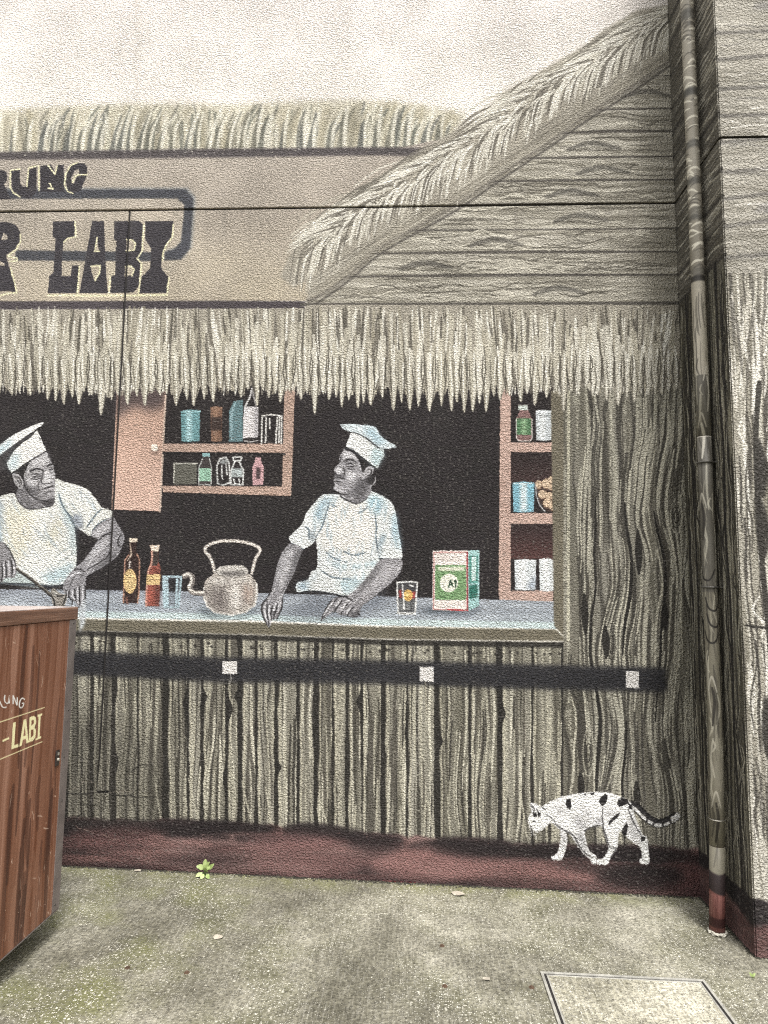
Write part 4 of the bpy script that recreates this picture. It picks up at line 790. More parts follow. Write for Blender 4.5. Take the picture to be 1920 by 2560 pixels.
for st in ([(952, 752), (984, 648), (1016, 752)], [(964, 718), (1004, 718)], [(1036, 672), (1056, 650), (1056, 752)]): M.stroke(bx(st), 3.4, (40, 72, 50), 1, 0, False)
for r_ in range(3):                                             # small print too fine to read on the wall itself
    for k in range(13):
        x = 765 + k * 33; y = 262 + r_ * 44; M.stroke(bx([(x, y), (x + U(6, 18), y + U(-8, 14)), (x + 20, y + U(-4, 10))]), 2, (140, 120, 112), 0.6, 0.2)
for k in range(9): M.stroke(bx([(840 + k * 36, 480), (852 + k * 36, 494)]), 2, (150, 150, 110), 0.6)
part('packet_side', sd2, 4, None, xi)
gs = bx([(185, 680), (490, 678), (455, 1155), (205, 1145)])
M.poly(gs, (76, 76, 78), 0.9); M.poly(bx([(215, 800), (265, 800), (262, 915), (225, 920)]), (186, 56, 52), 0.95, 1); M.poly(bx([(410, 820), (470, 820), (460, 920), (400, 930)]), (196, 62, 54), 0.95, 1)
M.ell(*bx([(356, 880)])[0], 11.5, 15, (236, 178, 76)); M.ell(*bx([(345, 860)])[0], 5, 6, (246, 210, 120), 0.8, 1); M.stroke(bx([(370, 920), (395, 900)]), 4, (206, 90, 60), 0.8)
M.poly(bx([(215, 960), (445, 960), (435, 1110), (222, 1110)]), (150, 152, 150), 0.55, 2, dry=0.3)
for st in ([(185, 685), (205, 1145), (455, 1152), (490, 682)], [(185, 685), (330, 672), (490, 682)], [(270, 720), (285, 900), (290, 1080)], [(215, 1135), (340, 1142), (450, 1135)], [(380, 720), (430, 735)]): M.stroke(bx(st), 4.2, (228, 228, 224), 0.95, 0.12, False)
M.stroke(bx([(395, 960), (400, 1090)]), 4, (40, 40, 42), 0.9)
part('painted_glass', gs, 3, 'painted glass with an orange slice and red stripes beside the packet')

# ---- the cat walking along the foot of the wall
ct = crop(1300, 1960, 0.26522)
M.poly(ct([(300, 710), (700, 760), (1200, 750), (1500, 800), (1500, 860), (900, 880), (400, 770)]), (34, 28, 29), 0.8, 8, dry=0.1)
cat = ct(loop([(85, 310), (112, 262), (98, 188), (130, 183), (200, 215), (245, 195), (330, 150), (420, 120), (540, 95), (720, 78), (850, 90), (950, 130), (1030, 170), (1052, 215), (1072, 290), (1110, 390), (1150, 478), (1190, 500), (1200, 580), (1212, 700), (1205, 746), (1142, 746), (1130, 715), (1155, 690), (1142, 610), (1110, 570), (1060, 540), (1000, 490), (960, 440), (922, 470), (910, 600), (850, 690), (822, 750), (730, 750), (725, 715), (790, 700), (840, 600), (810, 500), (775, 395), (690, 400), (605, 440), (622, 560), (655, 640), (712, 680), (716, 746), (682, 746), (660, 700), (590, 640), (520, 540), (472, 462), (428, 455), (440, 550), (402, 680), (370, 712), (310, 706), (303, 680), (350, 660), (380, 570), (385, 440), (360, 410), (300, 360), (270, 372), (210, 420), (160, 446), (118, 420), (90, 390)], 3))
tail = ct(loop([(1020, 165), (1090, 183), (1160, 238), (1240, 308), (1330, 338), (1400, 300), (1455, 268), (1497, 288), (1485, 330), (1400, 380), (1300, 402), (1220, 372), (1130, 310), (1060, 250)], 3))
cti = part('painted_cat', cat, 3, 'painted white cat with black spots walking along the foot of the wall')
tl = curve(ct([(1030, 195), (1090, 215), (1160, 285), (1235, 345), (1320, 370), (1410, 338), (1485, 298)]), 4)
M.poly(ribbon(tl, 11), (36, 34, 34), 1); M.poly(ribbon([(x, y + 2) for x, y in tl], 7.5), (222, 220, 216), 1)
M.stroke([(x + 1, y - 4) for x, y in tl[:-5]], 8, (44, 41, 42), 0.95, 0, False)
for st in ([(1260, 335), (1250, 385)], [(1330, 350), (1345, 392)], [(1400, 315), (1420, 360)], [(1200, 290), (1190, 345)]): M.stroke(ct(st), 8, (44, 41, 42), 0.9, 0.05)
M.ell(*ct([(1478, 300)])[0], 8, 8, (226, 224, 220))
M.poly(ribbon(cat + cat[:1], 2.0), (226, 224, 220), 1); M.poly(cat, (240, 239, 235), 1, 0)
for pts, a_ in (([(500, 280), (560, 300), (650, 390), (600, 435), (520, 400)], 0.5), ([(560, 210), (640, 250), (690, 350), (640, 340)], 0.4), ([(360, 200), (420, 230), (400, 290), (350, 270)], 0.45), ([(590, 440), (520, 480), (560, 580), (640, 660), (690, 690), (640, 640), (610, 560)], 0.55), ([(810, 230), (900, 250), (870, 300), (800, 300)], 0.4), ([(790, 400), (830, 520), (850, 600), (800, 480)], 0.6), ([(1040, 300), (1110, 400), (1140, 480), (1090, 540), (1020, 480)], 0.3), ([(380, 460), (400, 560), (380, 650), (430, 560), (425, 470)], 0.5), ([(700, 330), (770, 300), (765, 390), (690, 398)], 0.55)):
    M.poly(ct(pts), (132, 130, 134), a_, 4, dry=0.15)
BK = (34, 32, 33)
for pts in ([(440, 145), (475, 142), (480, 200), (472, 240), (455, 230), (430, 190)], [(760, 130), (800, 95), (822, 110), (810, 170), (780, 200), (760, 195), (745, 160)], [(930, 150), (960, 135), (1010, 150), (1020, 180), (980, 195), (940, 215), (918, 185)], [(835, 370), (850, 340), (900, 290), (938, 270), (925, 305), (880, 345), (845, 380)], [(1015, 180), (1050, 190), (1060, 240), (1030, 230)], [(600, 95), (620, 88), (630, 100), (610, 104)], [(660, 84), (700, 80), (690, 100), (668, 100)], [(960, 440), (1000, 360), (1015, 400), (1000, 480), (970, 470)], [(1140, 490), (1180, 500), (1170, 530), (1140, 540)], [(120, 280), (145, 270), (160, 300), (130, 312)], [(165, 260), (195, 270), (190, 300), (168, 306)]):
    cx_ = sum(q[0] for q in pts) / len(pts); cy_ = sum(q[1] for q in pts) / len(pts); M.poly(ct([(cx_ + (q[0] - cx_) * 1.1, cy_ + (q[1] - cy_) * 1.1) for q in pts]), BK, 0.97, 0)
lines(ct, ([(775, 220), (772, 310), (780, 400), (812, 500), (845, 600)], [(240, 280), (310, 330), (350, 390), (430, 440), (500, 480), (560, 590), (640, 670), (680, 690)], [(98, 190), (130, 230), (120, 275)], [(150, 230), (175, 265), (185, 300)], [(200, 215), (240, 240)], [(860, 600), (900, 605), (850, 690)], [(1015, 230), (1040, 300), (1090, 400), (1140, 480)], [(600, 440), (650, 410), (750, 385)]), 3.4, (70, 68, 70), 0.85, 0.1)
lines(ct, ([(90, 400), (100, 440), (104, 480)], [(118, 430), (128, 490)], [(140, 440), (150, 510)]), 2.6, (206, 204, 200), 0.8, 0.1); lines(ct, ([(118, 350), (130, 345), (140, 352)], [(95, 395), (110, 405)]), 3, BK)
part('tail', tail, 4, None, cti)
# weathered, greyed paint
M.c = M.c.mean(2, keepdims=True) * 0.30 + M.c * 0.70
def rough_edges(s, amp=0.55):
    yy, xx = np.mgrid[0:s.H, 0:s.W].astype(np.float32)
    dx = (fbm(xx / 3.6, yy / 3.6, 61, 2) - 0.5) * 4 * amp; dy = (fbm(xx / 3.6, yy / 3.6, 71, 2) - 0.5) * 4 * amp
    s.c = s.c[np.clip(np.rint(yy + dy), 0, s.H - 1).astype(np.int32), np.clip(np.rint(xx + dx), 0, s.W - 1).astype(np.int32)]
rough_edges(M)                                                   # the roughcast breaks every edge of the paint
# ------------------------------------------------------------------ the pillar's painting: the return (u 0..DEP) and the front (u DEP..)
PW = 1.15
P = Sheet(0.0, -0.12, DEP + PW, 5.42, 360, lambda a, b: (a, b))
rnd.seed(5)
zb0 = on_wall(1690, 757).z
zlines = [on_wall(1690, y).z for y in ys] + [on_wall(1690, 55).z, on_wall(1690, -20).z, on_wall(1690, -100).z]
zlines.sort()
def zside(y): return on_wall(1850, y, -DEP).z
PX, PZ = P.grid((0, P.H, 0, P.W))
wav = PZ + 0.05 * (fbm(PX / 0.3, PZ / 0.14, 3) - 0.5)
side = PX < DEP
r = vnoise(PX / 0.25, wav / 0.011, 2); r2 = fbm(PX / 0.3, PZ / 0.2, 8)
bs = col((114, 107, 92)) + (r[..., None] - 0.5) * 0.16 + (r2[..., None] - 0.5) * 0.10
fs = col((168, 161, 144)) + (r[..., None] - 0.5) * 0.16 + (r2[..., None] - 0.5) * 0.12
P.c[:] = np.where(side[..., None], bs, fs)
def vwood(mask, base, lt, dk, sd_):
    wx = PX + 0.05 * (fbm(PX / 0.12, PZ / 0.6, sd_) - 0.5) + 0.028 * (fbm(PX / 0.05, PZ / 0.18, sd_ + 5) - 0.5)
    q = vnoise(wx / 0.011, PZ / 1.0, sd_); q2 = vnoise(wx / 0.05, PZ / 0.7, sd_ + 2)
    c = col(base) + (q2[..., None] - 0.5) * 0.20
    c = c + (col(lt) - c) * np.clip((q - 0.58) * 6, 0, 1)[..., None] * 0.8
    c = c + (col(dk) - c) * np.clip((0.36 - q) * 7, 0, 1)[..., None] * 0.8
    P.c[:] = np.where(mask[..., None], c, P.c)
zt1, zt2 = zside(680), zside(1010)
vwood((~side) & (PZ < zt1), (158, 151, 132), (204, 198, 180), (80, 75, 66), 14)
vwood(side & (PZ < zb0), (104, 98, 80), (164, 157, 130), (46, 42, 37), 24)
for z in zlines:
    if z < zb0 - 0.02: continue
    P.stroke(curve([(0, z), (DEP / 2, z + U(-.01, .01)), (DEP, z)]), 9, (76, 71, 62), 0.9, 0.15, False)
    if z > zt1:
        P.stroke(curve([(DEP, z - 0.02), (DEP + 0.4, z + U(-.02, .02)), (DEP + PW, z)]), 9, (110, 105, 98), 0.75, 0.3, False, 1)
for k in range(330):
    u = U(0.0, DEP - 0.1); z = U(zb0 + 0.02, 5.25); L = U(0.1, 0.34); am = U(-0.012, 0.012); L = min(L, DEP - u)
    P.stroke(curve([(u, z), (u + L * .4, z + am), (u + L, z - am)], 4), U(3, 7), rnd.choice([(196, 189, 168), (180, 172, 150), (84, 78, 68), (100, 94, 82)]), 0.85, 0.36)
for k in range(260):
    u = U(DEP + 0.005, DEP + PW - 0.1); z = U(zt1 + 0.03, 5.25); L = U(0.08, 0.3); am = U(-0.02, 0.02)
    P.stroke(curve([(u, z), (u + L * .4, z + am), (u + L, z - am * .5)], 4), U(3, 6), rnd.choice([(232, 226, 212), (150, 144, 132), (130, 125, 116)]), 0.7, 0.4)
for k in range(9):
    u = U(DEP, DEP + PW - 0.3); z = U(zt1 + 0.1, 5.0); P.stroke(curve([(u, z), (u + 0.1, z + 0.01), (u + 0.25, z - 0.01)]), 26, (128, 124, 122), 0.5, 0.3, True, 3)
for k in range(420):                                            # thatch on the pillar front
    u = U(DEP + 0.004, DEP + PW); z = U(zt2 + 0.16, zt1 + 0.01); L = U(0.12, 0.32); le = U(-0.05, 0.03)
    if u + le < DEP + 0.004: continue
    P.stroke(curve([(u, z), (u + le * .3, z - L * .5), (u + le, z - L)], 4), U(3, 7), rnd.choice([(232, 227, 212), (222, 215, 198), (205, 198, 178), (116, 110, 98)]), 0.85, 0.36)
for k in range(300):                                            # wood on the pillar front
    u = U(DEP + 0.004, DEP + PW); z = U(0.35, zt2); L = U(0.12, 0.5); am = U(-0.03, 0.03)
    pts = curve([(u, z), (u + am, z - L * .35), (u - am * .5, z - L * .7), (u, z - L)], 4)
    if min(p[0] for p in pts) < DEP + 0.004: continue
    P.stroke(pts, U(3, 8), rnd.choice([(234, 229, 214), (224, 218, 202), (70, 65, 58), (92, 86, 76)]), 0.85, 0.36)
for u0 in (0.11, 0.24, 0.40, 0.66, 0.9):
    zz = [(DEP + u0 + U(-.02, .02), 0.2 + (zt2 - 0.1) * k / 9) for k in range(10)]
    P.stroke(curve(zz), 11, (56, 52, 46), 0.9, 0.12, False)
for zc in (zside(1180), zside(1330), zside(1830), zside(1990)):
    u = DEP + U(0.06, 0.16); P.poly(loop([(u, zc + 0.16), (u + 0.035, zc + 0.02), (u + 0.01, zc - 0.12), (u - 0.02, zc - 0.02)]), (60, 56, 50), 0.95, 1, dry=0.15)
zq = zside(1562); P.stroke(curve([(DEP + 0.02, zq), (DEP + 0.2, zq - 0.01), (DEP + PW, zq + 0.01)]), 6, (44, 40, 36), 0.9)
for k in range(230):                                            # wood on the return
    u = U(0.01, DEP - 0.02); z = U(0.4, zb0 - 0.02); L = U(0.12, 0.5); am = U(-0.03, 0.03)
    pts = curve([(u, z), (u + am, z - L * .35), (u - am * .5, z - L * .7), (u, z - L)], 4)
    if not all(0.005 < p[0] < DEP - 0.006 for p in pts): continue
    P.stroke(pts, U(3, 8), rnd.choice([(188, 181, 156), (170, 163, 138), (46, 42, 38), (62, 57, 49)]), 0.85, 0.34)
for u0 in (0.1, 0.28, 0.45):
    P.stroke(curve([(u0 + U(-.015, .015), 0.2 + (zb0 - 0.2) * k / 9) for k in range(10)]), 10, (44, 40, 36), 0.9, 0.1, False)
ze = on_side(1880, 2270).z + 0.04
uu = np.linspace(0, DEP + PW, 40)
P.poly([(u, ze + U(-.008, .008)) for u in uu] + [(DEP + PW, -0.2), (0, -0.2)], (48, 40, 40), 1, 1)
q = fbm(PX / 0.3, PZ / 0.06, 41)
m, b = P.mask([(0, 0.16)] + [(u, 0.125 + 0.025 * math.sin(u * 9) + U(-.01, .01)) for u in uu] + [(DEP + PW, -0.2), (0, -0.2)], 3)
qq = q[b[0]:b[1], b[2]:b[3]][..., None]
P.lay(m, b, col((108, 70, 66)) + (col((164, 114, 106)) - col((108, 70, 66))) * np.clip(qq * 3 - 1.2, 0, 1), 0.95, 0.1)

P.c = P.c.mean(2, keepdims=True) * 0.35 + P.c * 0.65; rough_edges(P)
# ------------------------------------------------------------------ the down-pipe's painting (u round the pipe, 0.5 = facing the camera side)
pb = on_ground(1793, 2333)
PRAD = 0.5 * 39 / FPX * (pb - EYEP).dot(_f) * 0.93
PIPE_L = 2 * math.pi * PRAD
D = Sheet(0.0, -0.12, PIPE_L, 5.6, 420, lambda a, b: (a, b))
def zpipe(y): return on_wall(1770, y, pb.y).z
DX, DZ = D.grid((0, D.H, 0, D.W))
zp1, zp2, zp3 = zpipe(700), zpipe(940), zpipe(1093)
q = fbm(DX / 0.05, DZ / 0.4, 3)[..., None]
D.c[:] = np.where((DZ > zp1)[..., None], col((132, 125, 110)), np.where((DZ > zp2)[..., None], col((166, 158, 140)), np.where((DZ > zpipe(1480))[..., None], col((100, 96, 86)), col((120, 114, 96))))) + (q - 0.5) * 0.16
def wrap(pts, *a, **k):
    for s in (-PIPE_L, 0, PIPE_L): D.stroke([(x + s, y) for x, y in pts], *a, **k)
z = zp1
while z < 5.4:
    u = U(0, PIPE_L); L = U(0.04, 0.11)
    q = rnd.random()
    wrap(curve([(u, z - 0.012), (u + L * .5, z + U(-.004, .014)), (u + L, z - U(0, .016))], 4), U(3, 6.5), (206, 200, 180) if q < 0.6 else (88, 83, 73), 0.8, 0.05)
    z += U(0.006, 0.02)
for k in range(12):
    zz_ = U(zp1, 5.3); D.stroke([(0, zz_), (PIPE_L / 2, zz_ + .004), (PIPE_L, zz_)], U(10, 20), rnd.choice([(72, 70, 64), (96, 92, 82)]), 0.75, 0, False, 2)
D.stroke([(0, zp1), (PIPE_L, zp1)], 14, (44, 41, 37), 0.9, 0, False, 1)
for k in range(300):
    z = U(0.45, zp1 - 0.05); u = U(0, PIPE_L); L = U(0.05, 0.26); am = U(-.012, .012)
    wrap(curve([(u, z), (u + am, z - L * .5), (u - am * .4, z - L)], 4), U(1.5, 5), rnd.choice([(190, 184, 162), (60, 56, 49), (84, 79, 68), (150, 144, 124)]), 0.6, 0.1)
for y in (930, 1045, 1245, 1700, 1985):
    z = zpipe(y); u = PIPE_L * U(0.35, 0.62)
    wrap(curve([(u - .02, z - .05), (u, z + .02), (u + .02, z - .05)], 5), 4, (176, 170, 152), 0.8, 0.1)
    wrap(curve([(u, z - .03), (u + .008, z - .10), (u - .004, z - .2)], 5), 6, rnd.choice([(190, 184, 166), (46, 42, 38)]), 0.8, 0.1)
for y in (1445, 1520, 1560, 1600):
    z = zpipe(y); u = PIPE_L * U(0.4, 0.55); wrap(curve([(u - .035, z + .05), (u - .02, z), (u + .01, z - .008), (u + .035, z + .04)], 5), 4, (40, 37, 34), 0.9)
D.stroke([(0, zp3), (PIPE_L, zp3)], 2.2, (170, 164, 150), 1, 0, False)
D.c = D.c.mean(2, keepdims=True) * 0.25 + D.c * 0.75
zA, zB, zC = zpipe(2180), zpipe(2225), zpipe(2295)
D.poly([(0, zA + .02), (PIPE_L * .5, zA), (PIPE_L, zA + .02), (PIPE_L, -.2), (0, -.2)], (48, 40, 40), 1, 1)
D.poly([(0, zB), (PIPE_L * .3, zB + .006), (PIPE_L * .6, zB - .012), (PIPE_L, zB), (PIPE_L, -.2), (0, -.2)], (116, 76, 71), 1, 1)
for k in range(50): u = U(0, PIPE_L); wrap([(u, zB - .01), (u + U(-.004, .004), zB - U(.05, .14))], U(2, 5), rnd.choice([(140, 98, 92), (90, 57, 55)]), 0.6, 0.1)
D.stroke([(0, zC), (PIPE_L * .5, zC - .008), (PIPE_L, zC)], 18, (66, 42, 42), 0.9, 0, False, 1); D.poly([(0, zpipe(2322)), (PIPE_L, zpipe(2322)), (PIPE_L, -.2), (0, -.2)], (72, 48, 46), 1, 1)

# ------------------------------------------------------------------ wooden cupboard on the pavement: painted boards, writing and scratches
CZB = 0.115
c0 = on_ground(146, 2269.5, CZB)
CXS, CYF = c0.x, c0.y                                            # plane of the side we see, far corner
CZ0 = ground_z(CXS) + CZB
CZL = on_side(189, 1548, CXS).z; CZT = on_side(194, 1517, CXS).z
CLEN = 1.25
K = Sheet(CYF - CLEN, CZ0, CLEN, CZL - CZ0, 420, lambda px, py: (lambda p: (p.y, p.z))(on_side(px, py, CXS)))
KX, KZ = K.grid((0, K.H, 0, K.W))
wx = KX + 0.05 * (fbm(KX / 0.10, KZ / 0.7, 3) - 0.5) + 0.02 * (fbm(KX / 0.04, KZ / 0.25, 9) - 0.5)
q = vnoise(wx / 0.034, KZ / 1.2, 4)[..., None]; q2 = vnoise(wx / 0.008, KZ / 0.8, 7)[..., None]; q3 = fbm(KX / 0.12, KZ / 0.4, 2)[..., None]
K.c[:] = col((136, 89, 66)) + (q - 0.5) * 0.17 + (q2 - 0.5) * 0.11 + (q3 - 0.5) * 0.10
ident = K.to
K.to = lambda a, b: (a, b)
for k in range(110):
    u = U(CYF - CLEN, CYF); z = U(CZ0 + .1, CZL); L = U(.15, .6); am = U(-.012, .012)
    K.stroke(curve([(u, z), (u + am, z - L * .4), (u - am, z - L)], 5), U(3, 16), rnd.choice([(74, 44, 33), (86, 52, 39), (150, 104, 80), (138, 92, 70), (66, 39, 30)]), 0.55, 0.12)
for k in range(150):
    u = U(CYF - CLEN, CYF - .02); z = CZ0 + (CZL - CZ0) * rnd.random() ** 1.5; L = U(.008, .05); an = rnd.choice([1.4, 1.2, 0.4, 1.7])
    K.stroke(curve([(u, z), (u + L * .5 * math.cos(an) + U(-.006, .006), z - L * .5 * math.sin(an)), (u + L * math.cos(an), z - L * math.sin(an))], 3), U(.9, 2.2), (212, 186, 164), U(.4, .9))
for k in range(90):
    u = U(CYF - CLEN, CYF); z = U(CZ0, CZL); K.ell(u, z, .0018, .0018, (214, 190, 168), .8)
K.to = ident
kc = crop(0, 1480, 0.217)
WT, YL = (226, 224, 218), (238, 230, 172)
LTXT = []
def kst(pts, w, c):
    K.stroke(curve(kc(pts), 5) if len(pts) > 2 else kc(pts), w, c, 1, 0, False)
def krib(pts, w, c): K.poly(ribbon(curve(kc(pts), 5) if len(pts) > 2 else kc(pts), w), c)
for st in ([(-60, 1180), (-10, 1250), (30, 1325), (75, 1325)], [(55, 1185), (52, 1250), (75, 1282), (95, 1270), (108, 1190), (106, 1285)], [(150, 1290), (150, 1190)], [(150, 1190), (196, 1305)], [(196, 1305), (198, 1210)], [(285, 1240), (260, 1222), (232, 1250), (222, 1310), (240, 1335), (265, 1315), (272, 1280), (250, 1285)]):
    krib(st, 1.5, WT)
krib([(-400, 1625), (0, 1497), (515, 1330)], 1.15, YL); krib([(-400, 2085), (0, 1925), (488, 1722)], 1.15, YL)
for pts, holes in (([(28, 1705), (105, 1668), (105, 1692), (28, 1730)], []), ([(148, 1505), (182, 1495), (165, 1765), (212, 1745), (210, 1785), (130, 1815)], []),
                   ([(272, 1472), (302, 1462), (330, 1735), (303, 1745), (298, 1690), (262, 1705), (250, 1768), (222, 1780)], [[(285, 1540), (294, 1650), (268, 1660)]]),
                   ([(340, 1440), (385, 1425), (412, 1440), (418, 1500), (398, 1560), (415, 1590), (408, 1670), (380, 1715), (330, 1735)], [[(362, 1480), (385, 1470), (390, 1510), (360, 1540)], [(356, 1590), (385, 1580), (384, 1650), (352, 1680)]]),
                   ([(432, 1412), (486, 1395), (484, 1420), (467, 1425), (455, 1665), (474, 1660), (472, 1682), (410, 1708), (412, 1685), (432, 1678), (443, 1435), (430, 1440)], [])):
    K.poly(kc(pts), YL, 1, 0, 0, [kc(h) for h in holes])
WRITING = [('R', [(-60, 1170), (0, 1180), (80, 1310), (70, 1345), (0, 1330)]), ('U', [(45, 1180), (115, 1185), (112, 1295), (60, 1290)]), ('N', [(140, 1185), (205, 1200), (205, 1312), (142, 1300)]), ('G', [(290, 1230), (255, 1215), (215, 1300), (235, 1342), (290, 1280)]),
           ('-', [(25, 1712), (105, 1678), (105, 1702), (25, 1734)]), ('L', [(145, 1500), (172, 1495), (165, 1770), (215, 1758), (212, 1785), (130, 1815)]), ('A', [(280, 1470), (302, 1468), (328, 1740), (225, 1780)]), ('B', [(345, 1430), (400, 1425), (415, 1640), (335, 1735)]), ('I', [(428, 1410), (488, 1395), (474, 1690), (412, 1712)])]

K.c = K.c.mean(2, keepdims=True) * 0.18 + K.c * 0.82
# ------------------------------------------------------------------ materials
def mat(name):
    m = bpy.data.materials.new(name); m.use_nodes = True
    return m, m.node_tree.nodes, m.node_tree.links, m.node_tree.nodes['Principled BSDF']
def nn(nodes, t, **kw):
    n = nodes.new(t)
    for k, v in kw.items(): setattr(n, k, v)
    return n
def noise(nodes, links, vec, scale, detail=3, rough=0.55):
    n = nn(nodes, 'ShaderNodeTexNoise'); n.inputs['Scale'].default_value = scale; n.inputs['Detail'].default_value = detail; n.inputs['Roughness'].default_value = rough
    links.new(vec, n.inputs['Vector']); return n
def stretch(nodes, links, vec, sc):
    m = nn(nodes, 'ShaderNodeVectorMath', operation='MULTIPLY'); m.inputs[1].default_value = sc; links.new(vec, m.inputs[0]); return m.outputs[0]
def mixc(nodes, links, fac, a, b, blend='MIX'):
    m = nn(nodes, 'ShaderNodeMix', data_type='RGBA', blend_type=blend)
    for sock, v in ((m.inputs[0], fac), (m.inputs[6], a), (m.inputs[7], b)):
        if hasattr(v, 'is_output') or isinstance(v, bpy.types.NodeSocket): links.new(v, sock)
        else: sock.default_value = v
    return m.outputs[2]
def ramp(nodes, links, fac, stops):
    r = nn(nodes, 'ShaderNodeValToRGB'); e = r.color_ramp.elements
    e[0].position, e[0].color = stops[0][0], stops[0][1] if len(stops[0][1]) == 4 else (*stops[0][1], 1)
    e[1].position, e[1].color = stops[-1][0], (*stops[-1][1], 1)
    for p, c in stops[1:-1]:
        q = e.new(p); q.color = (*c, 1)
    links.new(fac, r.inputs[0]); return r.outputs[0]
def math_(nodes, links, op, a, b=None, clamp=False):
    m = nn(nodes, 'ShaderNodeMath', operation=op, use_clamp=clamp)
    for s, v in ((m.inputs[0], a), (m.inputs[1], b)):
        if v is None: continue
        if isinstance(v, bpy.types.NodeSocket): links.new(v, s)
        else: s.default_value = v
    return m.outputs[0]
def pos(nodes): return nn(nodes, 'ShaderNodeNewGeometry').outputs['Position']
def bump(nodes, links, bsdf, h, dist, strength=1.0):
    b = nn(nodes, 'ShaderNodeBump'); b.inputs['Strength'].default_value = strength; b.inputs['Distance'].default_value = dist
    links.new(h, b.inputs['Height']); links.new(b.outputs[0], bsdf.inputs['Normal'])

def painted(name, sheet, stucco=True, rough=0.85, dist=0.0115):
    """paint from a sheet over roughcast render: colour from the brushwork, relief from noise."""
    m, n, l, b = mat(name)
    t = nn(n, 'ShaderNodeTexImage'); t.image = sheet.image(name + '_brushwork'); t.extension = 'EXTEND'; t.interpolation = 'Linear'
    p = pos(n)
    b.inputs['Roughness'].default_value = rough; b.inputs['Specular IOR Level'].default_value = 0.25
    if stucco:
        a1 = noise(n, l, stretch(n, l, p, (1, 1, 1.35)), 82, 2, 0.62)
        h = nn(n, 'ShaderNodeMapRange'); h.interpolation_type = 'SMOOTHSTEP'; h.inputs[1].default_value = 0.30; h.inputs[2].default_value = 0.64
        l.new(a1.outputs[0], h.inputs[0])
        lf = noise(n, l, p, 2.7, 1)
        bump(n, l, b, math_(n, l, 'MULTIPLY', h.outputs[0], math_(n, l, 'ADD', math_(n, l, 'MULTIPLY', lf.outputs[0], 1.5), 0.15)), dist)
        # grey flecks paint in the shade of the render's pits, with some grime, unevenly
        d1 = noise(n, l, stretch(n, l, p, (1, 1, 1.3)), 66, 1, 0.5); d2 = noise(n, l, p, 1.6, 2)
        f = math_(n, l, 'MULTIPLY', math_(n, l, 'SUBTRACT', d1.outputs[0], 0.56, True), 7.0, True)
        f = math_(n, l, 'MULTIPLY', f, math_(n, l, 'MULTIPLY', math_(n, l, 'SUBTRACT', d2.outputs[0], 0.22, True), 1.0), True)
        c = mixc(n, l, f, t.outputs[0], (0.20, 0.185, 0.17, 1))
    else:
        c = t.outputs[0]
        a1 = noise(n, l, p, 90, 2); bump(n, l, b, a1.outputs[0], 0.0006)
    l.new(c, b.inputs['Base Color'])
    return m
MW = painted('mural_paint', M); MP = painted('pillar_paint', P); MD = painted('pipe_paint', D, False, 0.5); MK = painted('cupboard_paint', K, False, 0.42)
def plain(name, c, rough=0.6, metal=0.0, var=0.25, scale=30, bd=0.0):
    m, n, l, b = mat(name); p = pos(n); q = noise(n, l, p, scale, 4)
    f = tuple(v * (1 - var) for v in c); g = tuple(min(1, v * (1 + var)) for v in c)
    l.new(ramp(n, l, q.outputs[0], [(0.3, f), (0.7, g)]), b.inputs['Base Color'])
    b.inputs['Roughness'].default_value = rough; b.inputs['Metallic'].default_value = metal
    if bd: bump(n, l, b, q.outputs[0], bd)
    return m
M_GAP = plain('joint_sealant', (0.018, 0.015, 0.014), 0.8)
M_STRIP = plain('grey_angle_metal', (0.20, 0.17, 0.16), 0.5, 0.35, 0.2, 14)
M_TOP = None
M_SCREW = plain('dark_screw', (0.05, 0.045, 0.04), 0.45, 0.7)
M_CLAMP = plain('clamp_metal', (0.10, 0.095, 0.085), 0.5, 0.4)
M_WIRE = plain('wire', (0.40, 0.38, 0.33), 0.4, 0.6)
M_LOCK = plain('lock_metal', (0.10, 0.085, 0.08), 0.35, 0.8)
M_RUST = plain('rusty_bolt', (0.11, 0.07, 0.045), 0.8, 0.3)
M_RIM = plain('cover_rim_metal', (0.36, 0.35, 0.31), 0.6, 0.15, 0.3, 25)
M_STONE = plain('pale_stone', (0.48, 0.46, 0.39), 0.8, 0, 0.35, 40)
M_GRIT = plain('grit_shadow_line', (0.035, 0.032, 0.022), 0.9, 0, 0.7, 60)  # grit colour kept very dark to carry the shadow where wall meets ground
M_DARK = plain('dark_underside', (0.02, 0.018, 0.016), 0.9)
def leafmat(name, c1, c2):
    m, n, l, b = mat(name); p = pos(n); q = noise(n, l, p, 60, 2)
    l.new(ramp(n, l, q.outputs[0], [(0.3, c1), (0.7, c2)]), b.inputs['Base Color']); b.inputs['Roughness'].default_value = 0.45
    b.inputs['Transmission Weight'].default_value = 0.0
    return m
M_LEAF = leafmat('weed_leaf', (0.22, 0.30, 0.09), (0.42, 0.50, 0.22)); M_STEM = plain('weed_stem', (0.10, 0.16, 0.04), 0.6)
M_DRY = plain('dry_leaf', (0.40, 0.36, 0.29), 0.8)

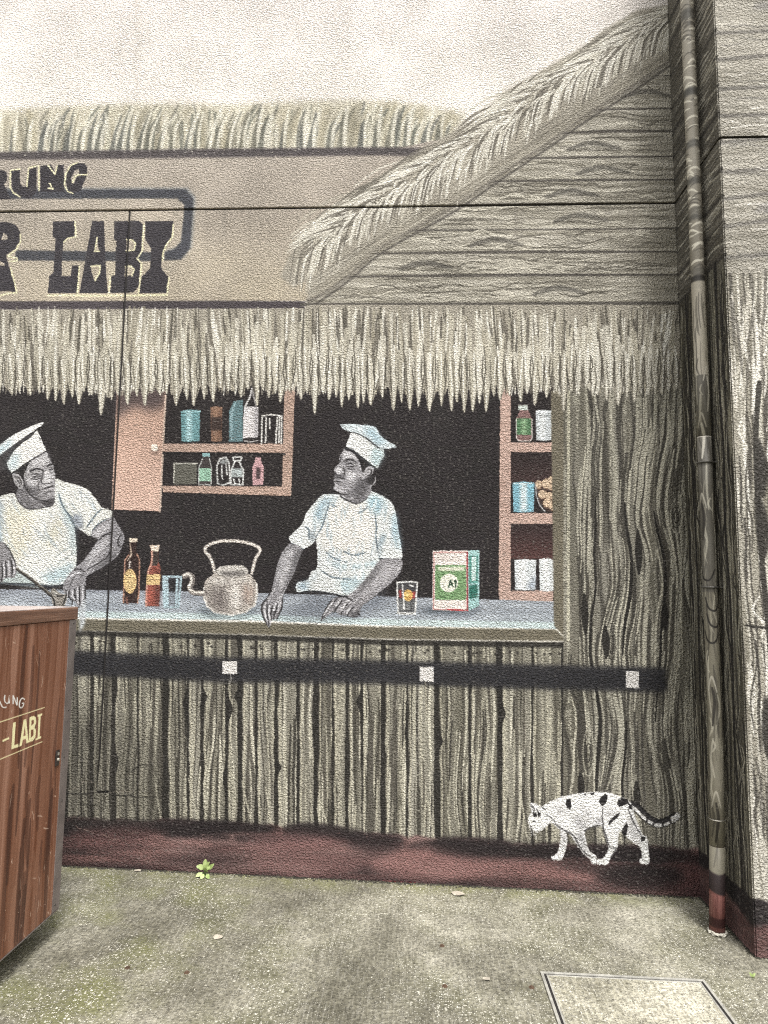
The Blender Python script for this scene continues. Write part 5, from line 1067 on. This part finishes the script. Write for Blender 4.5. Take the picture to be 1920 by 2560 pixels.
def concrete(name, moss=1.0, lift=1.0):
    m, n, l, b = mat(name); p = pos(n)
    sep = nn(n, 'ShaderNodeSeparateXYZ'); l.new(p, sep.inputs[0])
    big = noise(n, l, p, 1.3, 3, 0.6); mid = noise(n, l, p, 5.5, 3, 0.6); fin = noise(n, l, p, 70, 1, 0.6)
    base = ramp(n, l, big.outputs[0], [(0.30, (0.09 * lift, 0.087 * lift, 0.07 * lift)), (0.50, (0.16 * lift, 0.155 * lift, 0.13 * lift)), (0.70, (0.29 * lift, 0.282 * lift, 0.25 * lift))])
    base = mixc(n, l, 0.75, base, ramp(n, l, mid.outputs[0], [(0.3, (0.34, 0.33, 0.29)), (0.72, (0.74, 0.73, 0.69))]), 'OVERLAY')
    base = mixc(n, l, 0.7, base, ramp(n, l, fin.outputs[0], [(0.32, (0.28, 0.27, 0.25)), (0.68, (0.80, 0.79, 0.76))]), 'OVERLAY')
    # broom marks dragged towards the wall
    br = noise(n, l, stretch(n, l, p, (105, 9, 1)), 1.0, 2, 0.6)
    base = mixc(n, l, math_(n, l, 'MULTIPLY', math_(n, l, 'SUBTRACT', br.outputs[0], 0.50, True), 1.0, True), base, (0.48 * lift, 0.46 * lift, 0.40 * lift, 1))
    base = mixc(n, l, math_(n, l, 'MULTIPLY', math_(n, l, 'SUBTRACT', 0.47, br.outputs[0], True), 2.4, True), base, (0.085, 0.08, 0.06, 1))
    if moss:
        nearw = math_(n, l, 'MULTIPLY', math_(n, l, 'ADD', sep.outputs[1], 0.20, True), 7.0, True)
        leftf = math_(n, l, 'MULTIPLY', math_(n, l, 'SUBTRACT', -0.35, sep.outputs[0], True), 0.95, True)
        patch = noise(n, l, p, 2.3, 3, 0.65)
        pm = math_(n, l, 'MULTIPLY', math_(n, l, 'SUBTRACT', patch.outputs[0], 0.44, True), 5.0, True)
        f1 = math_(n, l, 'MULTIPLY', pm, math_(n, l, 'ADD', math_(n, l, 'MULTIPLY', leftf, 1.0), 0.30, True), True)
        f2 = math_(n, l, 'MULTIPLY', nearw, math_(n, l, 'MULTIPLY', math_(n, l, 'SUBTRACT', mid.outputs[0], 0.36, True), 4.0, True), True)
        f = math_(n, l, 'MULTIPLY', math_(n, l, 'MAXIMUM', f1, f2), 0.66 * moss)
        base = mixc(n, l, f, base, (0.15, 0.155, 0.06, 1))
    # exposed pale aggregate, two sizes of stone
    dens = math_(n, l, 'MULTIPLY', math_(n, l, 'SUBTRACT', noise(n, l, p, 2.2, 2).outputs[0], 0.30, True), 3.4, True)
    for sc, thr, rad in ((72, 0.68, 0.40), (125, 0.34, 0.44)):
        v = nn(n, 'ShaderNodeTexVoronoi'); v.inputs['Scale'].default_value = sc; l.new(p, v.inputs['Vector'])
        spot = math_(n, l, 'MULTIPLY', math_(n, l, 'SUBTRACT', rad, v.outputs['Distance'], True), 7.0, True)
        vsep = nn(n, 'ShaderNodeSeparateColor'); l.new(v.outputs['Color'], vsep.inputs[0])
        spot = math_(n, l, 'MULTIPLY', spot, math_(n, l, 'MULTIPLY', math_(n, l, 'SUBTRACT', vsep.outputs[0], thr, True), 6.0, True), True)
        base = mixc(n, l, math_(n, l, 'MULTIPLY', math_(n, l, 'MULTIPLY', spot, dens), 0.85), base, (0.62, 0.60, 0.51, 1))
        pit = math_(n, l, 'MULTIPLY', math_(n, l, 'SUBTRACT', rad, v.outputs['Distance'], True), 7.0, True)
        pit = math_(n, l, 'MULTIPLY', pit, math_(n, l, 'MULTIPLY', math_(n, l, 'SUBTRACT', 0.26, vsep.outputs[1], True), 6.0, True), True)
        base = mixc(n, l, math_(n, l, 'MULTIPLY', pit, 0.7), base, (0.06, 0.055, 0.04, 1))
    l.new(base, b.inputs['Base Color']); b.inputs['Roughness'].default_value = 0.9; b.inputs['Specular IOR Level'].default_value = 0.2
    h = math_(n, l, 'ADD', math_(n, l, 'MULTIPLY', br.outputs[0], 0.6), math_(n, l, 'ADD', fin.outputs[0], math_(n, l, 'MULTIPLY', spot, 0.5)))
    bump(n, l, b, h, 0.006)
    return m
M_GROUND = concrete('pavement_concrete'); M_COVER = concrete('cover_concrete', 0.0, 1.7)

def faded(name):
    m, n, l, b = mat(name); p = pos(n)
    a = noise(n, l, stretch(n, l, p, (60, 3, 1)), 1.0, 4); c = noise(n, l, p, 9, 3)
    x = ramp(n, l, a.outputs[0], [(0.3, (0.30, 0.25, 0.23)), (0.7, (0.56, 0.50, 0.47))])
    l.new(mixc(n, l, math_(n, l, 'MULTIPLY', c.outputs[0], 0.25), x, (0.24, 0.15, 0.11, 1)), b.inputs['Base Color']); b.inputs['Roughness'].default_value = 0.5
    return m
M_TOP = faded('faded_ply_top')
def lidwood(name):
    m, n, l, b = mat(name); p = pos(n)
    a = noise(n, l, stretch(n, l, p, (20, 4, 120)), 1.0, 4); c = noise(n, l, p, 12, 3)
    x = ramp(n, l, a.outputs[0], [(0.28, (0.075, 0.035, 0.022)), (0.55, (0.18, 0.092, 0.058)), (0.75, (0.33, 0.20, 0.14))])
    l.new(mixc(n, l, math_(n, l, 'MULTIPLY', c.outputs[0], 0.3), x, (0.12, 0.06, 0.035, 1)), b.inputs['Base Color']); b.inputs['Roughness'].default_value = 0.4
    bump(n, l, b, a.outputs[0], 0.0008)
    return m
M_LID = lidwood('lid_wood')

# ------------------------------------------------------------------ mesh helpers
def link(o, parent=None):
    C.objects.link(o)
    if parent is not None: o.parent = parent
    return o
def tag(o, label, cat, group=None):
    o['label'] = label; o['category'] = cat
    if group: o['group'] = group
    return o
def empty(name, loc, label, cat, group=None):
    o = bpy.data.objects.new(name, None); o.location = loc; o.empty_display_size = 0.1; link(o); return tag(o, label, cat, group)
def obj(name, bm, m, parent=None, smooth_=False, base=(0, 0, 0)):
    me = bpy.data.meshes.new(name)
    if base != (0, 0, 0): bmesh.ops.translate(bm, verts=bm.verts, vec=[-v for v in base])
    bm.normal_update(); bm.to_mesh(me); bm.free()
    if isinstance(m, (list, tuple)):
        for q in m: me.materials.append(q)
    else: me.materials.append(m)
    if smooth_:
        for f in me.polygons: f.use_smooth = True
    return link(bpy.data.objects.new(name, me), parent)
def box(bm, x0, x1, y0, y1, z0, z1, bev=0.0):
    vs = bmesh.ops.create_cube(bm, size=1.0)['verts']
    for v in vs:
        v.co.x = x0 if v.co.x < 0 else x1; v.co.y = y0 if v.co.y < 0 else y1; v.co.z = z0 if v.co.z < 0 else z1
    if bev:
        es = list({e for v in vs for e in v.link_edges})
        bmesh.ops.bevel(bm, geom=es, offset=bev, segments=2, affect='EDGES', profile=0.6)
    return bm
def cyl(bm, p0, p1, r0, r1=None, n=16):
    r1 = r0 if r1 is None else r1; p0 = Vector(p0); p1 = Vector(p1); d = (p1 - p0)
    res = bmesh.ops.create_cone(bm, cap_ends=True, segments=n, radius1=r0, radius2=r1, depth=d.length)
    mx = Matrix.Translation((p0 + p1) / 2) @ d.to_track_quat('Z', 'Y').to_matrix().to_4x4()
    bmesh.ops.transform(bm, matrix=mx, verts=res['verts']); return bm
def torus(bm, c, R, r, n=28, k=8, squash=1.0):
    rows = []
    for i in range(n):
        a = 2 * math.pi * i / n
        rows.append([bm.verts.new((c[0] + (R + r * math.cos(2 * math.pi * j / k)) * math.cos(a), c[1] + (R + r * math.cos(2 * math.pi * j / k)) * math.sin(a), c[2] + r * squash * math.sin(2 * math.pi * j / k))) for j in range(k)])
    for i in range(n):
        for j in range(k): bm.faces.new((rows[i][j], rows[(i + 1) % n][j], rows[(i + 1) % n][(j + 1) % k], rows[i][(j + 1) % k]))
    return bm
def set_uv(o, fn):
    me = o.data; uv = me.uv_layers.new(name='UVMap')
    for lp in me.loops: uv.data[lp.index].uv = fn(me.vertices[lp.vertex_index].co)

# ------------------------------------------------------------------ ground
bm = bmesh.new(); G = 60
rows = [[bm.verts.new((x, y, ground_z(x))) for x in np.linspace(-G, G, 25)] for y in np.linspace(-G, G, 25)]
for a, c_ in zip(rows, rows[1:]):
    for i in range(24): bm.faces.new((a[i], a[i + 1], c_[i + 1], c_[i]))
g_ = obj('pavement', bm, M_GROUND); g_['kind'] = 'structure'

# ------------------------------------------------------------------ the mural wall: precast panels with open joints
GW = 0.0065                                                      # half width of a joint
WX0, WTOP, WT_ = -2.75, 6.2, 0.14
ZV = on_wall(246, 1972).z                                        # the vertical joint stops at the patched repair
wall = empty('mural_wall', (-0.6, 0, 0), 'tall roughcast wall painted with a thatched drink stall mural', 'wall')
wall_uv = lambda off: (lambda co: ((co.x + off[0] - M.x0) / M.w, (co.z + off[2] - M.z0) / M.h))
WO = wall.location
def wall_piece(name, bm, m=None):
    bmesh.ops.translate(bm, verts=bm.verts, vec=(-WO.x, -WO.y, -WO.z))
    o = obj(name, bm, m or MW, wall); set_uv(o, wall_uv(WO)); return o
bv = 0.003
wall_piece('wall_panel', box(bmesh.new(), WX0, XC, 0, WT_, ZJ + GW, WTOP, bv))
wall_piece('wall_panel', box(bmesh.new(), WX0, XJ - GW, 0, WT_, ZV, ZJ - GW, bv))
wall_piece('wall_panel', box(bmesh.new(), XJ + GW, XC, 0, WT_, ZV, ZJ - GW, bv))
wall_piece('wall_base', box(bmesh.new(), WX0, XC, 0.0006, WT_, -0.25, ZV - 0.0005, 0.0))
wall_piece('joint_sealant', box(bmesh.new(), WX0, XC, 0.012, 0.02, ZJ - GW - 0.003, ZJ + GW + 0.003), M_GAP)
wall_piece('joint_sealant', box(bmesh.new(), XJ - GW - 0.003, XJ + GW + 0.003, 0.012, 0.0195, ZV - 0.002, ZJ - GW - 0.004), M_GAP)
# painted things as skins of paint on the panels, cut at the open joints
def skin(name, pts, level, label, parent, order):
    bm = bmesh.new(); y = -0.0004 * level - 0.000002 * order
    pp = [on_wall(px, py) for px, py in pts]
    vs = []
    for p in pp:
        if vs and (Vector((p.x, y, p.z)) - vs[-1].co).length < 1e-4: continue
        vs.append(bm.verts.new((min(max(p.x, WX0 + 0.004), XC - 0.004), y, p.z)))
    if (vs[0].co - vs[-1].co).length < 1e-4: bm.verts.remove(vs.pop())
    es = [bm.edges.new((vs[i], vs[(i + 1) % len(vs)])) for i in range(len(vs))]
    bmesh.ops.triangle_fill(bm, use_beauty=True, use_dissolve=False, edges=es)
    for co, no in (((0, 0, ZJ - GW - bv), (0, 0, 1)), ((0, 0, ZJ + GW + bv), (0, 0, 1)), ((XJ - GW - bv, 0, 0), (1, 0, 0)), ((XJ + GW + bv, 0, 0), (1, 0, 0))):
        bmesh.ops.bisect_plane(bm, geom=bm.verts[:] + bm.edges[:] + bm.faces[:], plane_co=co, plane_no=no)
    kill = []
    for f in bm.faces:
        c = f.calc_center_median()
        if abs(c.z - ZJ) < GW + bv or (abs(c.x - XJ) < GW + bv and ZV < c.z < ZJ): kill.append(f)
        elif f.normal.y > 0: f.normal_flip()
    bmesh.ops.delete(bm, geom=kill, context='FACES')
    if not bm.faces: bm.free(); return None
    bmesh.ops.translate(bm, verts=bm.verts, vec=(-WO.x, -WO.y, -WO.z))
    bm.normal_update()
    for f in bm.faces:
        if f.normal.y > 0: f.normal_flip()
    o = obj(name, bm, MW, parent); set_uv(o, wall_uv(WO))
    if label: o['label'] = label
    return o
made = []
for name, pts, level, label, par in PARTS:
    made.append(skin(name, pts, level, label, wall if par is None else made[par], len(made)))

# ------------------------------------------------------------------ the pillar at the right
ZR = ZJ
pil = empty('pillar', (XC + 0.4, -DEP / 2, 0), 'projecting roughcast pillar at the right painted with boards and pale wood', 'pillar')
PO = pil.location
def pil_uv(co):
    x, y, z = co.x + PO.x, co.y + PO.y, co.z + PO.z
    return None
def pil_block(name, z0, z1):
    bm = box(bmesh.new(), XC + 0.0005, XC + PW - 0.01, -DEP, 0.1, z0, z1)
    es = [e for e in bm.edges if all(abs(v.co.x - XC - 0.0005) < 1e-4 and abs(v.co.y + DEP) < 1e-4 for v in e.verts)]
    bmesh.ops.bevel(bm, geom=es, offset=0.006, segments=2, affect='EDGES')
    bmesh.ops.translate(bm, verts=bm.verts, vec=(-PO.x, -PO.y, -PO.z))
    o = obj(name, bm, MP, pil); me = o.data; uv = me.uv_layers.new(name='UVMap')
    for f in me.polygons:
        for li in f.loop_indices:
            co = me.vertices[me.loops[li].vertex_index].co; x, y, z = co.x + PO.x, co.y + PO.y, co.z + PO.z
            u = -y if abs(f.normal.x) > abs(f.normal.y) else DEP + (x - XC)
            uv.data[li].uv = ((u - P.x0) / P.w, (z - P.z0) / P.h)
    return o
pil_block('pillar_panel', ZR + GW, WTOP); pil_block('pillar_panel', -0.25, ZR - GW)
o = obj('joint_sealant', box(bmesh.new(), XC + 0.012 - PO.x, XC + PW - 0.02 - PO.x, -DEP + 0.012 - PO.y, 0.09 - PO.y, ZR - GW - 0.003, ZR + GW + 0.003), M_GAP, pil)

# ------------------------------------------------------------------ down-pipe
pipe = empty('down_pipe', (pb.x, pb.y, ground_z(pb.x)), 'painted vertical rainwater pipe standing in front of the pillar', 'pipe')
QZ = pipe.location.z
AX = [(pb.z, pb.x)] + [(q_.z, q_.x) for q_ in (on_wall(a, c, pb.y) for a, c in ((1793, 2100), (1784, 1500), (1757, 700), (1730, 0)))]
AX.append((5.6, AX[-1][1] + (AX[-1][1] - AX[-2][1]) * (5.6 - AX[-1][0]) / (AX[-1][0] - AX[-2][0])))
def axis(z):
    if z <= AX[0][0]: return 0.0
    return min(lerp_line(AX, z), XC - PRAD - 0.012) - pb.x
def pipe_seg(name, z0, z1, r):
    bm = bmesh.new(); n = 28; nz = max(2, int((z1 - z0) / 0.25)); rings = []
    for k in range(nz + 1):
        z = z0 + (z1 - z0) * k / nz
        rings.append([bm.verts.new((axis(z) + r * math.cos(2 * math.pi * i / n), r * math.sin(2 * math.pi * i / n), z - QZ)) for i in range(n)])
    uvl = bm.loops.layers.uv.new('UVMap')
    for k in range(nz):
        for i in range(n):
            f = bm.faces.new((rings[k][i], rings[k][(i + 1) % n], rings[k + 1][(i + 1) % n], rings[k + 1][i])); f.smooth = True
            for lp, (ii, kk) in zip(f.loops, ((i, k), (i + 1, k), (i + 1, k + 1), (i, k + 1))):
                ang = (ii / n - 0.22) ; lp[uvl].uv = (ang, (z0 + (z1 - z0) * kk / nz - D.z0) / D.h)
    bm.faces.new(rings[0][::-1]); bm.faces.new(rings[-1])
    return obj(name, bm, MD, pipe)
MD.node_tree.nodes['Image Texture'].extension = 'REPEAT'
zj3 = zpipe(1093); zj4 = zpipe(2112)
pipe_seg('pipe_section', zj3 + 0.001, 5.44, PRAD * 0.985)
pipe_seg('pipe_section', zj4, zj3, PRAD); pipe_seg('pipe_section', ground_z(pb.x) + 0.006, zj4 - 0.001, PRAD * 1.03)
for y in (1157, 1468):
    z = zpipe(y) - QZ; bm = bmesh.new()
    dx_ = axis(z + QZ)
    torus(bm, (dx_, 0, z), PRAD * 1.07, 0.006, 28, 8, 0.8)
    box(bm, dx_ + PRAD * 0.6, XC - pb.x + 0.004, -0.011, 0.011, z - 0.0028, z + 0.0028)
    box(bm, dx_ + PRAD * 1.02, dx_ + PRAD * 1.02 + 0.026, -0.028, 0.004, z - 0.003, z + 0.0035)
    br = obj('clamp', bm, M_CLAMP, pipe)
    bm = bmesh.new(); cyl(bm, (dx_ + PRAD + 0.018, -0.018, z - 0.008), (dx_ + PRAD + 0.018, -0.018, z + 0.012), 0.004, n=8); obj('bolt', bm, M_SCREW, br)
obj('wire_tie', torus(bmesh.new(), (axis(zpipe(2046)), 0, zpipe(2046) - QZ), PRAD * 1.03, 0.0022, 28, 6), M_WIRE, pipe)
bm = bmesh.new(); torus(bm, (0, 0, 0.008), PRAD * 1.06, 0.007, 26, 6, 0.9)
for v in bm.verts: v.co += Vector((rnd.uniform(-.004, .004), rnd.uniform(-.004, .004), rnd.uniform(-.002, .004)))
obj('mortar_collar', bm, M_STONE, pipe)

# ------------------------------------------------------------------ wooden cupboard at the left
CW = 0.75
cup = empty('wooden_cupboard', (CXS - CW / 2, CYF - CLEN / 2, ground_z(CXS)), 'brown wood-grained street cupboard with metal corner strip, lettered side, at the left edge', 'cupboard')
KO = cup.location
def kx(x): return x - KO.x
def ky(y): return y - KO.y
def kz(z): return z - KO.z
body = obj('side_board', box(bmesh.new(), kx(CXS - CW), kx(CXS), ky(CYF - CLEN), ky(CYF), kz(CZ0), kz(CZL - 0.0015), 0.002), MK, cup)
me = body.data; uv = me.uv_layers.new(name='UVMap')
for f in me.polygons:
    for li in f.loop_indices:
        co = me.vertices[me.loops[li].vertex_index].co
        a = (co.y + KO.y - K.x0) / K.w if abs(f.normal.x) >= abs(f.normal.y) else (co.x + KO.x - CXS) / K.w
        uv.data[li].uv = (a, (co.z + KO.z - K.z0) / K.h)
lid = obj('lid', box(bmesh.new(), kx(CXS - CW - 0.006), kx(CXS + 0.005), ky(CYF - CLEN - 0.006), ky(CYF + 0.006), kz(CZL), kz(CZT - 0.002), 0.003), M_LID, cup)
obj('lid_top', box(bmesh.new(), kx(CXS - CW - 0.003), kx(CXS + 0.002), ky(CYF - CLEN - 0.003), ky(CYF + 0.003), kz(CZT - 0.0025), kz(CZT + 0.001), 0.001), M_TOP, lid)
ya, yb = on_side(174, 1552, CXS).y, CYF
SWD = max(0.025, yb - ya)
st = bmesh.new(); box(st, kx(CXS - 0.001), kx(CXS + 0.0022), ky(CYF - SWD), ky(CYF + 0.0022), kz(CZ0 + 0.001), kz(CZL - 0.001), 0.0008); box(st, kx(CXS - SWD), kx(CXS - 0.0012), ky(CYF - 0.001), ky(CYF + 0.0022), kz(CZ0 + 0.001), kz(CZL - 0.001), 0.0008)
strip = obj('corner_strip', st, M_STRIP, cup)
for py in (1558, 1774, 1892, 2001, 2262):
    p = on_side({1558: 183, 1774: 170, 1892: 159, 2001: 153, 2262: 136}[py], py, CXS)
    bm = bmesh.new(); cyl(bm, (kx(CXS + 0.001), ky(min(max(p.y, CYF - SWD + 0.006), CYF - 0.006)), kz(p.z)), (kx(CXS + 0.0042), ky(min(max(p.y, CYF - SWD + 0.006), CYF - 0.006)), kz(p.z)), 0.0042, 0.0032, 10); obj('screw', bm, M_SCREW, strip)
fr2 = bmesh.new()                                                # thin metal foot rail along the bottom edge
box(fr2, kx(CXS - 0.02), kx(CXS + 0.0015), ky(CYF - CLEN), ky(CYF - 0.001), kz(CZ0 - 0.004), kz(CZ0 - 0.0004)); obj('bottom_rail', fr2, M_STRIP, cup)
pk0 = on_side(142, 1895, CXS)
bm = bmesh.new(); box(bm, kx(CXS - 0.001), kx(CXS + 0.005), ky(pk0.y - 0.014), ky(pk0.y + 0.014), kz(pk0.z - 0.032), kz(pk0.z + 0.032), 0.004)
lock = obj('lock_plate', bm, M_LOCK, cup)
bm = bmesh.new(); cyl(bm, (kx(CXS + 0.004), ky(pk0.y), kz(pk0.z - 0.006)), (kx(CXS + 0.012), ky(pk0.y), kz(pk0.z - 0.006)), 0.0075, 0.006, 14); box(bm, kx(CXS + 0.0045), kx(CXS + 0.010), ky(pk0.y - 0.006), ky(pk0.y + 0.003), kz(pk0.z + 0.012), kz(pk0.z + 0.022), 0.001); obj('keyhole', bm, M_WIRE, lock)
for nm, pts in WRITING:
    bm = bmesh.new(); vs = []
    for px, py in kc(pts):
        p = on_side(px, py, CXS); vs.append(bm.verts.new((kx(CXS + 0.0004), ky(p.y), kz(p.z))))
    f = bm.faces.new(vs); bm.normal_update()
    if f.normal.x < 0: f.normal_flip()
    o = obj('painted_letter', bm, MK, cup); set_uv(o, lambda co: ((co.y + KO.y - K.x0) / K.w, (co.z + KO.z - K.z0) / K.h))
for sx_ in (0, 1):                                               # feet, set well back under the box
    for sy_ in (0, 1):
        x = CXS - 0.24 - sx_ * (CW - 0.48); y = CYF - 0.2 - sy_ * (CLEN - 0.40)
        bm = bmesh.new(); cyl(bm, (kx(x), ky(y), kz(ground_z(x)) ), (kx(x), ky(y), kz(CZ0 - 0.001)), 0.022, 0.03, 14); obj('foot', bm, M_DARK, cup)

# ------------------------------------------------------------------ inspection cover let into the pavement
a_, b_ = on_ground(1350, 2432), on_ground(1760, 2452)
ex_ = (b_ - a_); L = ex_.length; ex_ = ex_ / L; nz_ = Vector((SX, 0, 1)).normalized(); ey_ = (nz_.cross(ex_)).normalized() * -1
cov = empty('inspection_cover', (a_ + b_) / 2 + ey_ * 0.3, 'rectangular concrete inspection cover with metal rim in the pavement', 'inspection cover')
cov.matrix_world = Matrix(((ex_.x, -ey_.x, nz_.x, 0), (ex_.y, -ey_.y, nz_.y, 0), (ex_.z, -ey_.z, nz_.z, 0), (0, 0, 0, 1)))
cov.location = a_ + ex_ * (L / 2) + ey_ * 0.33
w, d = L / 2, 0.33
bm = bmesh.new()
for x0, x1, y0, y1 in ((-w, w, d - 0.011, d), (-w, w, -d, -d + 0.011), (-w, -w + 0.011, -d + 0.011, d - 0.011), (w - 0.011, w, -d + 0.011, d - 0.011)): box(bm, x0, x1, y0, y1, 0.001, 0.0065, 0.0012)
obj('outer_rim', bm, M_RIM, cov)
obj('joint_gap', box(bmesh.new(), -w + 0.0112, w - 0.0112, -d + 0.0112, d - 0.0112, 0.0005, 0.0022), M_GAP, cov)
bm = bmesh.new(); i0 = 0.0205
for x0, x1, y0, y1 in ((-w + i0, w - i0, d - i0 - 0.007, d - i0), (-w + i0, w - i0, -d + i0, -d + i0 + 0.007), (-w + i0, -w + i0 + 0.007, -d + i0 + 0.007, d - i0 - 0.007), (w - i0 - 0.007, w - i0, -d + i0 + 0.007, d - i0 - 0.007)): box(bm, x0, x1, y0, y1, 0.0023, 0.006, 0.001)
obj('inner_rim', bm, M_RIM, cov)
obj('concrete_slab', box(bmesh.new(), -w + i0 + 0.0072, w - i0 - 0.0072, -d + i0 + 0.0072, d - i0 - 0.0072, 0.0023, 0.0052), M_COVER, cov)

# ------------------------------------------------------------------ weeds at the foot of the wall
def leaf_mesh(bm, base, tip, width, up):
    base, tip = Vector(base), Vector(tip); ax = tip - base; side_ = ax.cross(Vector(up)).normalized(); up_ = side_.cross(ax).normalized()
    prof = ((0, .06), (.18, .62), (.42, 1), (.68, .86), (.88, .45), (1, .04)); L_, Mi, R_ = [], [], []
    for t, k in prof:
        c = base + ax * t + up_ * (-0.10 * ax.length * t * t); s = side_ * width * 0.5 * k
        L_.append(bm.verts.new(c - s + up_ * width * 0.10 * k)); Mi.append(bm.verts.new(c)); R_.append(bm.verts.new(c + s + up_ * width * 0.10 * k))
    for i in range(len(prof) - 1):
        bm.faces.new((L_[i], Mi[i], Mi[i + 1], L_[i + 1])); bm.faces.new((Mi[i], R_[i], R_[i + 1], Mi[i + 1]))
def weed(at, spec, k, label, group=None):
    t = empty('weed', at, label, 'weed', group)
    st_ = bmesh.new()
    for (bx_, by_, bz_), (tx, ty, tz), wd in spec:
        b0 = Vector((bx_, by_, bz_)) * k; t0 = Vector((tx, ty, tz)) * k
        q = Vector((b0.x * 0.3, b0.y * 0.3, 0)); cyl(st_, q, b0, 0.0016 * k * 10, 0.0011 * k * 10, 6)
        bm = bmesh.new(); leaf_mesh(bm, b0, t0, wd * k, (0.1, -1.0, 0.55)); obj('leaf', bm, M_LEAF, t, True)
    obj('stem', st_, M_STEM, t)
    return t
wp = on_wall(520, 2180); gz_ = ground_z(wp.x)
weed((wp.x, -0.035, gz_), [((0, -.1, .42), (-.02, -.2, 1.0), .34), ((-.1, -.1, .5), (-.52, -.25, .62), .30), ((-.1, -.2, .45), (-.36, -.4, .72), .26), ((.05, -.2, .35), (.12, -.5, .60), .36), ((.12, -.1, .38), (.52, -.3, .80), .24), ((-.15, -.2, .25), (-.48, -.42, .12), .24), ((-.05, -.25, .2), (-.14, -.55, .06), .26), ((.1, -.25, .2), (.34, -.52, .08), .24), ((.04, -.15, .4), (.30, -.2, .62), .18), ((0, -.1, .45), (.22, -.18, .86), .16)], 0.086, 'small bright green weed sprouting at the foot of the mural wall')
wq = on_ground(1880, 2446)
weed((wq.x, wq.y, wq.z), [((0, 0, .2), (-.3, -.2, .7), .3), ((0, 0, .2), (.35, -.1, .6), .3), ((0, -.1, .1), (.05, -.5, .35), .26)], 0.035, 'tiny green seedling on the pavement in front of the pillar')

# ------------------------------------------------------------------ cut-off anchor bolts and litter on the pavement
spots = [((467, 2432), 'cut-off rusty anchor bolt in the pavement, below the bright green weed'), ((319, 2420), 'cut-off rusty anchor bolt in the pavement, nearest the wooden cupboard'), ((1105, 2365), 'cut-off rusty anchor bolt in the pavement, farthest from the camera and nearest the wall'), ((1112, 2466), 'cut-off rusty anchor bolt in the pavement, left of the inspection cover by a wide gap'), ((1329, 2469), 'cut-off rusty anchor bolt in the pavement, close to the corner of the inspection cover')]
for (px, py), lab in spots:
    p = on_ground(px, py); t = empty('anchor_bolt', p, lab, 'bolt', 'cut-off anchor bolts in the pavement')
    bm = bmesh.new(); cyl(bm, (0, 0, -0.004), (0, 0, 0.0022), 0.0115, 0.0105, 12); obj('washer', bm, M_RUST, t)
    bm = bmesh.new(); cyl(bm, (0, 0, 0.0024), (0.0005, 0, 0.0065), 0.0058, 0.005, 10); obj('shank', bm, M_RUST, t)
for (px, py), lab, s in (((1145, 2237), 'crumpled pale dead leaf lying beside the red mark at the wall foot', 0.028), ((545, 2345), 'small pale leaf scrap on the pavement below the weed', 0.018), ((345, 2178), 'pale scrap lying on the mossy edge near the cupboard', 0.015), ((1215, 2450), 'pale leaf scrap left of the inspection cover', 0.014)):
    p = on_ground(px, py); bm = bmesh.new()
    n = 9; cv = bm.verts.new((0, 0, s * 0.25)); ring = [bm.verts.new((s * (0.7 + 0.5 * rnd.random()) * math.cos(2 * math.pi * i / n) * 1.3, s * (0.6 + 0.5 * rnd.random()) * math.sin(2 * math.pi * i / n), 0.002 + s * 0.35 * rnd.random())) for i in range(n)]
    for i in range(n): bm.faces.new((cv, ring[i], ring[(i + 1) % n]))
    o = obj('leaf_scrap', bm, M_DRY); o.location = p; tag(o, lab, 'leaf scrap', 'leaf scraps on the pavement')
# loose chips of stone, too many to count
bm = bmesh.new()
for k in range(700):
    x = rnd.uniform(-2.2, 1.9); y = -rnd.random() ** 0.8 * 2.6 - 0.01; s = rnd.uniform(.0016, .0042) * (1.6 if rnd.random() < .06 else 1)
    if x > XC - 0.01 and y > -DEP: continue
    z = ground_z(x) + s * 0.25; a = rnd.random() * 3.14
    vs = [bm.verts.new((x + s * cx_ * math.cos(a) - s * 0.7 * cy_ * math.sin(a), y + s * cx_ * math.sin(a) + s * 0.7 * cy_ * math.cos(a), z + s * 0.6 * cz_)) for cx_, cy_, cz_ in ((1, 0, 0), (0, 1, 0.1), (-1, 0.1, 0), (0.1, -1, 0), (0, 0, 1))]
    for i in range(4): bm.faces.new((vs[i], vs[(i + 1) % 4], vs[4]))
grit = bmesh.new()                                               # dirt and grit at the wall foot, darkened to draw its shadow line
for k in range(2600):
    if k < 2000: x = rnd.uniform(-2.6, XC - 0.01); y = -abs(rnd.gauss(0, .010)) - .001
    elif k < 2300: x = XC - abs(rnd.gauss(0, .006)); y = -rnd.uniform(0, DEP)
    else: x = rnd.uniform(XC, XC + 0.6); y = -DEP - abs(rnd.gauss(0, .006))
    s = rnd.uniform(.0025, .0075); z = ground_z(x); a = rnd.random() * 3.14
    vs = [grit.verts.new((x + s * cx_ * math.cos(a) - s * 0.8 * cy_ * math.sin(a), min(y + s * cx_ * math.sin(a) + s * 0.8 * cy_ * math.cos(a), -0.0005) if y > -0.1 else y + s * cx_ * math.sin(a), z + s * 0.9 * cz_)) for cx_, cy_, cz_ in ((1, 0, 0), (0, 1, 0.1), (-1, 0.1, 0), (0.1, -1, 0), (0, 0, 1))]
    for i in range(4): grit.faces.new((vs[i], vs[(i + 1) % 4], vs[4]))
go = obj('grit', grit, M_GRIT); go['kind'] = 'stuff'; tag(go, 'grit along the foot of the wall, darkened as its shadow line', 'grit')
o = obj('stone_chips', bm, M_STONE); o['kind'] = 'stuff'; tag(o, 'pale loose stone chips scattered over the pavement', 'stone chips')
